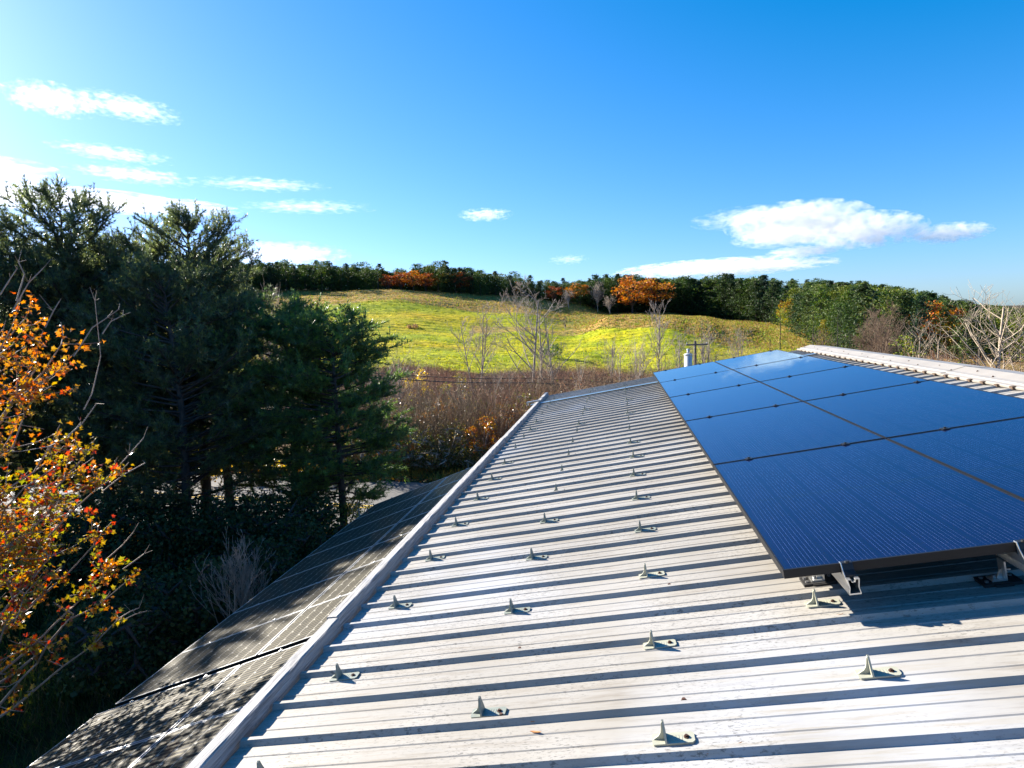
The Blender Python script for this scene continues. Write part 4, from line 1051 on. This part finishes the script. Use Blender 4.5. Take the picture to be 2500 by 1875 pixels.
mid_pine(2352, 818, 42, .75, 306, 'little green spruce left of the big birch like tree', LPAL, .3, 900, name='spruce_tree')
mid_pine(1985, 745, 100, 2.6, 307, 'green pine behind the bare bush tree at the meadow corner', LPAL, .6)
mid_pine(2010, 775, 90, 1.8, 308, 'yellowing conical tree beside the dark spruce', [[.26, .20, .02], [.30, .24, .02], [.18, .16, .02]], .3, name='larch_tree')
mid_pine(930, 648, 288, 4.2, 309, 'sunlit green pine at the left edge of the red maples', LPAL, .6, 700)

def shrub(px, yt, d, R, seed, n, pal, leaf, lab):
    H = max(1.0, top_h(px, yt, d)); dat = broad_tree(H, R, seed, n, pal, leaf, .12, 10)
    tree_obj('shrub', dat, place(px, d), lab, 'shrub', leafm=M_leaf, barkm=M_greybark, nside=4)
YEL = [[.55, .36, .03], [.62, .46, .05], [.40, .30, .03]]
shrub(1165, 1010, 25.4, 1.0, 401, 1500, OPAL+[[.5, .3, .03]], .09, 'orange leaved shrub in the brush near the roof edge')
shrub(1010, 893, 50, 1.4, 402, 800, YEL, .12, 'bright yellow leaved shrub at the meadow edge')
shrub(1105, 905, 48, 1.5, 403, 700, [[.20, .18, .03], [.28, .22, .04]], .12, 'olive leaved sapling in the brush before the meadow')
shrub(812, 1222, 17.0, 1.3, 404, 1600, YEL+[[.5, .2, .03], [.25, .28, .03]], .07, 'yellow and orange shrub beyond the far corner of the lower panels')
shrub(690, 1090, 25.8, .9, 405, 500, YEL, .10, 'yellow leaved shrub behind the pine trunks near the road')
shrub(480, 1060, 26.5, 1.4, 406, 800, YEL+[[.5, .25, .03]], .10, 'golden shrub across the road behind the pines')
shrub(300, 1060, 27, 1.5, 407, 800, YEL+[[.45, .2, .03]], .10, 'amber shrub across the road at far left')
shrub(880, 1075, 27, 1.4, 408, 1100, [[.16, .20, .03], [.25, .27, .04], [.12, .14, .03]], .10, 'green and yellow leafy shrub at the road side beyond the sunlit pine')
shrub(590, 1040, 27.5, 1.4, 409, 900, [[.16, .20, .03], [.45, .30, .04]], .10, 'mixed leafy shrub across the road behind the tall pines')
shrub(1345, 840, 135, 2.6, 410, 700, [[.05, .09, .02], [.07, .12, .02]], .35, 'dark green juniper clump in the middle of the meadow')
shrub(1008, 796, 190, 2.2, 411, 500, [[.26, .17, .08], [.2, .12, .06]], .35, 'small brown bush alone on the green meadow')
shrub(1380, 770, 215, .9, 412, 300, [[.06, .04, .03]], .25, 'small dark bush on the tan knoll')

# hay-like rock? keep the brush
def brush():
    rs = np.random.default_rng(33); n = 30000
    px = rs.uniform(780, 2650, n); d = 25.5+(102-25.5)*rs.uniform(0, 1, n)**1.15
    az = np.array([px_az(p) for p in np.linspace(780, 2650, 200)]); A = np.interp(px, np.linspace(780, 2650, 200), az)
    X = d*np.sin(A); Y = d*np.cos(A)
    edge = 92+6*np.sin(px/70)
    h0 = np.where(d < 45, 2.6, 2.1)+.75*vnoise(X, Y, .35, 7)+.5*vnoise(X, Y, 1.3, 11)+np.where(rs.uniform(size=n) < .04, 1.3, 0)
    h0 = np.clip(h0, .6, 4.8)*np.clip((edge-d)/12+.25, .12, 1)
    gapn = vnoise(X, Y, .42, 17); h0 = h0*np.clip(1.15+.35*gapn, .45, 1.3); keep = (gapn > -.95) & (d < edge+8) & ((px < 1900) | (rs.uniform(size=n) < .8)); X, Y, d, h0, px = X[keep], Y[keep], d[keep], h0[keep], px[keep]
    Z = terr(X, Y); n = len(X); k = 6
    B = np.stack([X, Y, Z], 1)[:, None]+rs.normal(0, .16, (n, k, 3))*[1, 1, 0]
    D = rs.normal(0, .33, (n, k, 3)); D[..., 2] = 1; L = h0[:, None, None]*rs.uniform(.5, 1.15, (n, k, 1))
    T = B+D*L; Wd = rs.normal(size=(n, k, 3)); Wd[..., 2] = 0; Wd /= np.linalg.norm(Wd, axis=2, keepdims=True); w0 = (.004+d*.00016)[:, None, None]
    V = np.stack([B-Wd*w0, B+Wd*w0, T], 2).reshape(-1, 3); F = np.arange(len(V)).reshape(-1, 3)
    reg = vnoise(X, Y, .12, 1)
    ca = np.array([.30, .145, .09]); cb = np.array([.25, .16, .10]); cc = np.array([.17, .13, .075])
    base = np.where((d > 45)[:, None], ca, cb)*(1+.0*reg[:, None]); r2_ = vnoise(X, Y, .5, 13); base = np.where((r2_ > .55)[:, None], np.array([.33, .23, .13]), base); base = np.where((r2_ < -.6)[:, None], np.array([.20, .10, .05]), base); base = np.where((reg > .5)[:, None], cc, base); base = np.where((reg < -.8)[:, None], np.array([.24, .17, .13]), base)
    col = np.repeat(base*rs.uniform(.6, 1.5, (n, 1)), k*3, 0)
    # side twigs + few leaves
    m = n*19; i = rs.integers(0, n*k, m); Bf = B.reshape(-1, 3)[i]; Tf = T.reshape(-1, 3)[i]; t = rs.uniform(.3, .95, (m, 1)); P = Bf+(Tf-Bf)*t
    E = rs.normal(0, 1, (m, 3)); E[:, 2] = np.abs(E[:, 2])*.7+.1; E /= np.linalg.norm(E, axis=1, keepdims=True)
    di = d[i//k][:, None]; W2 = rs.normal(size=(m, 3)); W2 /= np.linalg.norm(W2, axis=1, keepdims=True); w2 = .004+di*.00015
    V2 = np.stack([P-W2*w2, P+W2*w2, P+E*rs.uniform(.15, .5, (m, 1))], 1).reshape(-1, 3); F2 = np.arange(len(V2)).reshape(-1, 3)+len(V)
    col2 = np.repeat(base[i//k]*rs.uniform(.7, 1.5, (m, 1)), 3, 0)
    o = link('brush', mesh_np('brush', np.concatenate([V, V2]), np.concatenate([F, F2]), M_twig, col=np.concatenate([col, col2])))
    tag(o, 'dense leafless reddish brown brush between the road and the meadow', 'brush', kind='stuff')
    m = 60000; i = rs.integers(0, n*k, m); Bf = B.reshape(-1, 3)[i]; Tf = T.reshape(-1, 3)[i]; P = Bf+(Tf-Bf)*rs.uniform(.05, .8, (m, 1))+rs.normal(0, .12, (m, 3)); di = d[i//k]
    near = di < 60; P = P[near]; di = di[near]
    V, F, C = leaf_quads(P, .035+di*.0013, palette(len(P), [[.13, .15, .03], [.24, .20, .03], [.36, .18, .03], [.07, .09, .025], [.30, .09, .03]], [.32, .22, .16, .2, .1]))
    o = link('brush_leaves', mesh_np('brush_leaves', V, F, M_leaf, col=C)); tag(o, 'scattered last leaves clinging to the roadside brush', 'leaves', kind='stuff')
brush()
for i, (px, yt, d, R, pal, lab) in enumerate([
        (870, 1035, 25.6, 1.5, 'olive', 'olive leaved shrub at the left end of the brush, across the road'), (930, 1070, 25.2, 1.2, 'rust', 'rusty shrub across the road just right of the sunlit pine'),
        (985, 1045, 25.4, 1.4, 'olive', 'olive shrub in the brush above the lower panels'), (1035, 1080, 25.0, 1.2, 'dark', 'dark green shrub across the road behind the far lower panels'),
        (1080, 1035, 25.4, 1.3, 'dark', 'dark leafy shrub left of the orange leaved shrub'), (1125, 1085, 25.2, 1.1, 'olive', 'low olive shrub close to the weathered board line'),
        (1215, 985, 27, 1.2, 'rust', 'rust brown shrub right of the orange leaved shrub'), (1265, 950, 30, 1.3, 'olive', 'olive brown shrub behind the roof corner'),
        (960, 985, 28, 1.4, 'dark', 'dark mixed shrub in the middle of the brush'), (1060, 970, 30, 1.2, 'rust', 'russet shrub around the pale slim trunks')]):
    PL_ = dict(olive=[[.13, .14, .03], [.20, .17, .035], [.08, .09, .025]], rust=[[.26, .12, .035], [.20, .09, .03], [.12, .08, .03]], dark=[[.05, .07, .02], [.09, .10, .03], [.15, .11, .03]])[pal]
    H = max(1.2, top_h(px, yt, d)); dat = broad_tree(H, R, 800+i, 1500, PL_, .085, .1, 18)
    tree_obj('shrub', dat, place(px, d), lab, 'shrub', leafm=M_leaf, barkm=M_greybark, nside=4)
def saplings():
    rs = np.random.default_rng(77)
    P3 = []
    for k in range(4):
        segs = bare_tree(5, 500+k, levels=2, spread=.42, r=.0065, stems=(1 if k % 2 else 2), kids=3, tipr=.004, up=.18)
        P3.append(bare_obj('sapling', segs, (0, 0, 0), 'x', None, M_palebark if k < 2 else M_greybark, 3))
    used = [False]*4
    for q in range(26):
        px = rs.uniform(870, 1720); d = rs.uniform(29, 82) if px > 1180 else rs.uniform(28, 60)
        k = rs.integers(0, 4)
        if not used[k]: o = P3[k]; used[k] = True
        else: o = copy_tree(P3[k])
        sc_ = rs.uniform(.75, 1.35); o.location = place(px, d, 0); o.rotation_euler = (0, 0, rs.uniform(0, 6.28)); o.scale = (sc_, sc_, sc_)
        tag(o, 'thin leafless sapling poking out of the brown brush beyond the road', 'sapling', 'saplings in the brush')
saplings()
def dark_shrubs():
    rs = np.random.default_rng(78); G = [[.035, .06, .022], [.05, .08, .025], [.07, .09, .03], [.03, .045, .02]]
    for i, (px, yt, d, R, lab) in enumerate([(330, 1235, 17.4, 1.6, 'dark leafy shrub under the tall pines at the road side'), (430, 1225, 17.0, 1.5, 'dark shrub below the pointed pine, beside the road'), (525, 1222, 16.8, 1.5, 'dark shrub between the pine trunks and the lower panels'),
            (610, 1215, 16.6, 1.5, 'dark green shrub in front of the road left of the sunlit pine'), (700, 1222, 16.4, 1.4, 'dark evergreen shrub under the bushy green pine'), (215, 1225, 17.5, 1.7, 'dark shrub behind the maple near the road'), (90, 1230, 17.5, 1.8, 'dark shrub at left behind the maple leaves'),
            (560, 1330, 13.2, 1.2, 'low dark shrub near the edge of the far lower panels'), (420, 1390, 12.0, 1.2, 'low dark shrub in the shade left of the leafless shrub'), (250, 1420, 12.0, 1.3, 'low dark shrub in the shade behind the maple'), (660, 1275, 14.8, 1.1, 'small dark shrub close to the far lower panels')]):
        H = max(1.0, top_h(px, yt, d)); dat = broad_tree(H, R, 700+i, 5200, G, .085, .06, 22)
        tree_obj('shrub', dat, place(px, d), lab, 'shrub', leafm=M_farleaf, barkm=M_bark, nside=4)
dark_shrubs()
def grasses():
    rs = np.random.default_rng(44)
    # meadow tussocks
    n = 52000; px = rs.uniform(560, 2050, n); d = 92+215*rs.uniform(0, 1, n)**1.0
    lp_ = np.linspace(560, 2050, 200); A = np.interp(px, lp_, [px_az(p) for p in lp_]); X = d*np.sin(A); Y = d*np.cos(A); Z = terr(X, Y); k = 3
    hill = ((px > 1400) & (d > 200-.085*(px-1300)+4)) | (d > 240)
    keep = hill | (rs.uniform(size=n) < .3)
    X, Y, Z, px, d, hill = [a[keep] for a in (X, Y, Z, px, d, hill)]; n = len(X)
    B = np.stack([X, Y, Z], 1)[:, None]+rs.normal(0, .35, (n, k, 3))*[1, 1, 0]; D = rs.normal(0, .35, (n, k, 3)); D[..., 2] = 1
    L = np.where(hill, .36, .22)[:, None, None]*rs.uniform(.5, 1.4, (n, k, 1)); W = rs.normal(size=(n, k, 3)); W[..., 2] = 0; W /= np.linalg.norm(W, axis=2, keepdims=True)
    V = np.stack([B-W*.20-[0, 0, .05], B+W*.20-[0, 0, .05], B+D*L], 2).reshape(-1, 3)
    c = np.where(hill[:, None], np.array([.27, .19, .065]), np.array([.34, .32, .008])); c = np.where((rs.uniform(size=n) < .3)[:, None], np.array([.16, .21, .03]), c)*rs.uniform(.6, 1.3, (n, 1))
    o = link('meadow_grass', mesh_np('meadow_grass', V, np.arange(len(V)).reshape(-1, 3), M_grass, col=np.repeat(c, 3*k, 0))); tag(o, 'tussocky grass over the meadow and tan hill', 'grass', kind='stuff')
    # dark undergrowth near the pines and the lower panels
    n = 42000; X = rs.uniform(-26, -4.2, n); Y = rs.uniform(-2, 26, n)
    dr = (X-RC.x)*rn.x+(Y-RC.y)*rn.y; keep = np.abs(dr) > 3.5; X, Y, dr = X[keep], Y[keep], dr[keep]; n = len(X); k = 4
    h = np.clip(.35+.25*vnoise(X, Y, .5, 8), .1, .9)
    B = np.stack([X, Y, np.zeros(n)], 1)[:, None]+rs.normal(0, .09, (n, k, 3))*[1, 1, 0]; D = rs.normal(0, .4, (n, k, 3)); D[..., 2] = 1; L = h[:, None, None]*rs.uniform(.4, 1.3, (n, k, 1))
    W = rs.normal(size=(n, k, 3)); W[..., 2] = 0; W /= np.linalg.norm(W, axis=2, keepdims=True)
    V = np.stack([B-W*.012, B+W*.012, B+D*L], 2).reshape(-1, 3)
    side = np.abs(dr) < 5.5
    c = palette(n, [[.05, .085, .02], [.08, .10, .025], [.12, .10, .05], [.035, .06, .02]]); c = np.where((side & (rs.uniform(size=n) < .7))[:, None], palette(n, [[.30, .22, .06], [.38, .20, .05], [.22, .22, .05]]), c)
    o = link('undergrowth', mesh_np('undergrowth', V, np.arange(len(V)).reshape(-1, 3), M_grass, col=np.repeat(c, 3*k, 0))); tag(o, 'rough dark grass and weeds under the pines and lower panels', 'grass', kind='stuff')
    # leaf litter
    n = 9000; t = rs.uniform(-45, 20, n); q = np.where(rs.uniform(size=n) < .5, -1, 1)*(3.1+np.abs(rs.normal(0, .8, n))); P = np.array(RC)+np.outer(t, np.array(rd))+np.outer(q, np.array(rn)); P[:, 2] = .05+rs.uniform(0, .06, n)
    V, F, C = leaf_quads(P, .13, palette(n, [[.42, .18, .05], [.35, .12, .04], [.5, .3, .07]]), .7); o = link('leaf_litter', mesh_np('leaf_litter', V, F, M_leaf, col=C)); tag(o, 'fallen orange leaves along both road edges', 'leaves', kind='stuff')
grasses()

# ---------------------------------------------------------------- flue, pole, wires
def flue():
    # stands on the ground beyond the barn gable
    p = at(1680, 860, 13.6); r = .082
    root = empty('flue_pipe', (p.x, p.y, 0), 'white round flue pipe with a small cap beyond the far panel edge', 'flue pipe')
    zt = at(1680, 866, 13.6).z
    m = MB(); m.tube([(0, 0, 0), (0, 0, zt)], r, 24); m.obj('pipe', M_flue, root, True)
    m = MB(); m.tube([(0, 0, zt-.01), (0, 0, zt+.012), (0, 0, zt+.03)], [r+.008, r+.008, r*.55], 24); m.tube([(0, 0, zt+.03), (0, 0, zt+.10)], .026, 12); m.tube([(0, 0, zt+.10), (0, 0, zt+.125)], [.036, .03], 12); m.obj('cap', M_flue, root, True)
flue()
PD = 52
def pole():
    p = place(1697, PD, 0); zt = at(1697, 832, PD).z; h = zt-p.z
    root = empty('utility_pole', p, 'dark wooden utility pole with a crossarm behind the white flue', 'utility pole')
    m = MB(); m.tube([(0, 0, -.3), (0, 0, h)], [.13, .10], 10); m.obj('post', M_pole, root)
    a = r0; m = MB()
    vs = []
    for s_ in (-.78, .98):
        for y_ in (-.05, .05):
            for z_ in (-.06, .06): vs.append(a*s_+Vector((-a.y, a.x, 0))*(y_+.14)*-1+Vector((0, 0, h-.30+z_)))
    m.add(vs, [(0, 1, 3, 2), (4, 6, 7, 5), (0, 4, 5, 1), (2, 3, 7, 6), (0, 2, 6, 4), (1, 5, 7, 3)]); m.obj('crossarm', M_pole, root)
    for s_ in (-.70, .90):
        q = a*s_-Vector((-a.y, a.x, 0))*.14
        m = MB(); m.tube([(q.x, q.y, h-.25), (q.x, q.y, h-.12)], [.03, .045], 8); m.obj('insulator', M_flue, root)
pole()
def wire(pts, lab, r=.016):
    P = []
    for (a, b) in zip(pts[:-1], pts[1:]):
        for t in np.linspace(0, 1, 14)[:-1]: q = a.lerp(b, t); P.append(Vector((q.x, q.y, q.z-.12*math.sin(t*math.pi))))
    P.append(pts[-1]); m = MB(); m.tube(P, r, 6); o = m.obj('power_line', M_wire); tag(o, lab, 'cable', 'cables crossing before the meadow')
wire([at(560, 910, 27), at(888, 920, 30), at(1300, 934.5, 38), at(1694, 946, 51.9)], 'lower thicker black cable crossing in front of the brush', .026)
wire([at(560, 896, 27), at(916, 911, 30), at(1300, 923, 38), at(1694, 935, 51.9)], 'upper thinner black cable crossing in front of the brush', .017)

# ---------------------------------------------------------------- small debris on the roof
def debris():
    rs = np.random.default_rng(9)
    items = [(1310, 1760, 'orange seed husk on the roof pan left of the nearest middle guard'), (1308, 1788, 'orange seed husk nearer the camera in the same pan'), (1480, 1739, 'small brown seed husk in a rib shadow at the front'),
             (1400, 1858, 'brown leaf scrap at the bottom of the picture'), (2025, 1510, 'thin rust coloured twig below the front snow guard'), (1212, 1604, 'orange scrap beside the second guard row'), (1770, 1832, 'red pine needle lying by the front guard')]
    for (px, py, lab) in items:
        v = ray(px, py); o_ = O3+N3*(HP+.004)-Vector((0, 0, EZ)); k = o_.dot(N3)/v.dot(N3); p = v*k+Vector((0, 0, EZ)); l = (p-O3); s, y = l.dot(S3), l.y
        m = MB(); L = .020 if 'twig' not in lab and 'needle' not in lab else .055; wd = .004 if L < .03 else .0012
        a = rs.uniform(-.5, .5)
        pts = [(-L, 0), (-L*.4, wd), (L*.5, wd*.8), (L, 0), (L*.5, -wd*.8), (-L*.4, -wd)]
        m.add([(x*math.cos(a)-z*math.sin(a), x*math.sin(a)+z*math.cos(a), .001+abs(x)*.12) for x, z in pts]+[(x*math.cos(a)-z*math.sin(a), x*math.sin(a)+z*math.cos(a), .0028+abs(x)*.12) for x, z in pts],
              [(0, 1, 2, 3, 4, 5)[::-1], (6, 7, 8, 9, 10, 11)]+[(i, (i+1) % 6, 6+(i+1) % 6, 6+i) for i in range(6)])
        o = m.obj('fallen_scrap', simple('dry_scrap', (.42, .17, .05), .8, var=.4, scale=60)); o.matrix_world = MR @ Matrix.Translation((s, y, HP+.003)); tag(o, lab, 'plant scrap', 'plant scraps on the roof')
debris()

# ---------------------------------------------------------------- clouds
def cloud_mat(name, dens, seed, sc, aniso=.3, thr=.45, wisp=1.0):
    m = bpy.data.materials.new(name); m.use_nodes = True; n = m.node_tree; n.nodes.clear()
    o = N(n, 'OutputMaterial'); pv = N(n, 'VolumePrincipled'); pv.inputs['Color'].default_value = (.94, .94, .95, 1); pv.inputs['Anisotropy'].default_value = aniso
    tc = N(n, 'TexCoord'); mp = N(n, 'Mapping'); mp.inputs['Location'].default_value = (seed*3.1, seed*1.7, seed); mp.inputs['Scale'].default_value = sc
    n.links.new(tc.outputs['Object'], mp.inputs['Vector']); no = N(n, 'TexNoise', i_Scale=2.1, i_Detail=6.0, i_Roughness=.6); n.links.new(mp.outputs[0], no.inputs['Vector'])
    ln = N(n, 'VectorMath', operation='LENGTH'); n.links.new(tc.outputs['Object'], ln.inputs[0])
    e = binop(n, 'SUBTRACT', 1.0, ln.outputs['Value'])
    v = binop(n, 'ADD', binop(n, 'MULTIPLY', e, 1.0), binop(n, 'MULTIPLY', binop(n, 'SUBTRACT', no.outputs['Fac'], .5), 4.2))
    v = binop(n, 'SUBTRACT', v, thr)
    v = binop(n, 'MULTIPLY', v, 2.2*wisp); cl = N(n, 'Clamp'); n.links.new(v, cl.inputs[0])
    n.links.new(binop(n, 'MULTIPLY', cl.outputs[0], dens), pv.inputs['Density']); n.links.new(pv.outputs[0], o.inputs['Volume'])
    return m
def cloud(px0, px1, py0, py1, d, lab, dens=.03, thr=.45, seed=1, thick=.5, sc=(2.2, 1.6, 1.6), tilt=0.0):
    c = at((px0+px1)/2, (py0+py1)/2, d); a = at(px0, (py0+py1)/2, d); b = at(px1, (py0+py1)/2, d); t = at((px0+px1)/2, py0, d); u = at((px0+px1)/2, py1, d)
    rx = (b-a).length/2; rz = abs(t.z-u.z)/2; ry = max(rz*1.5, rx*thick)
    bm = MB(); nu, nv = 16, 10; vs = []
    for i in range(nv+1):
        for j in range(nu):
            th = math.pi*i/nv; ph = 2*math.pi*j/nu; vs.append((math.sin(th)*math.cos(ph), math.sin(th)*math.sin(ph), math.cos(th)))
    fs = [(i*nu+j, (i+1)*nu+j, (i+1)*nu+(j+1) % nu, i*nu+(j+1) % nu) for i in range(nv) for j in range(nu)]
    bm.add(vs, fs); o = bm.obj('cloud', cloud_mat('cloud_vapour', dens, seed, sc, thr=thr)); 
    az = math.atan2(c.x, c.y); o.matrix_world = Matrix.Translation(c) @ Matrix.Rotation(-az, 4, 'Z') @ Matrix.Rotation(tilt, 4, 'Y') @ Matrix.Diagonal((rx*1.2, ry, rz*1.15, 1))
    tag(o, lab, 'cloud')
CL = True
if CL:
    D = 3000
    cloud(1785, 2110, 494, 588, D, 'puffy grey white main part of the largest cloud over the right hill', .011, .10, 21, .4, (3.2, 1.8, 1.5))
    cloud(1960, 2240, 520, 604, D+250, 'grey bottomed right part of the largest cloud', .012, .12, 33, .4, (3.0, 1.8, 1.5))
    cloud(1795, 2010, 552, 604, D-250, 'lower left part of the largest cloud with a grey underside', .012, .14, 27, .4, (2.8, 1.8, 1.4))
    cloud(1700, 1960, 505, 560, D, 'pale left lobe trailing from the largest cloud', .008, .35, 2, .4, (2.4, 2, 1.2))
    cloud(1880, 2040, 600, 626, D, 'small cloud strip under the largest cloud', .020, .15, 3, .4, (2.2, 2, 1.2))
    cloud(2215, 2410, 545, 592, D, 'small grey white cloud right of the largest cloud', .020, .15, 4, .4, (2.4, 2, 1.3))
    cloud(1515, 2000, 632, 674, D, 'long flat grey cloud low over the orange oak', .012, .10, 5, .3, (4.6, 2, 1.5))
    cloud(1125, 1245, 508, 540, D, 'tiny white cloud alone above the treeline', .022, .42, 6, .4, (2.2, 2, 1.3))
    cloud(1340, 1435, 622, 645, D, 'tiny faint cloud low above the treeline', .012, .45, 7, .4, (2.2, 2, 1.2))
    cloud(10, 240, 205, 280, D, 'bright ragged cloud high at the left', .012, .45, 8, .4, (2.6, 2, 1.6), .05)
    cloud(180, 440, 232, 292, D, 'bright streaky cloud tail high at the left', .010, .45, 9, .4, (3.0, 2, 1.8), .10)
    cloud(130, 420, 357, 392, D, 'thin streaky cloud under the high left cloud', .008, .48, 10, .4, (3.4, 2, 1.6), .05)
    cloud(-320, 145, 372, 440, D, 'bright cloud at the left edge', .010, .28, 11, .4, (2.4, 2, 1.6))
    cloud(180, 480, 408, 446, D, 'slanting thin cloud streak above the pines', .008, .46, 12, .4, (3.2, 2, 1.4), .05)
    cloud(-350, 590, 458, 508, D, 'broad bright cloud band behind the pine tops', .010, .18, 13, .25, (3.4, 2, 1.4))
    cloud(490, 790, 436, 465, D, 'faint cloud streak right of the pine tops', .006, .46, 14, .4, (3.4, 2, 1.3))
    cloud(600, 905, 490, 520, D, 'thin faint cloud streak left of the picture centre', .005, .46, 15, .4, (3.4, 2, 1.3))
    cloud(520, 840, 590, 652, D, 'low bright cloud bank over the left treeline', .006, .30, 16, .4, (3.0, 2, 1.4))
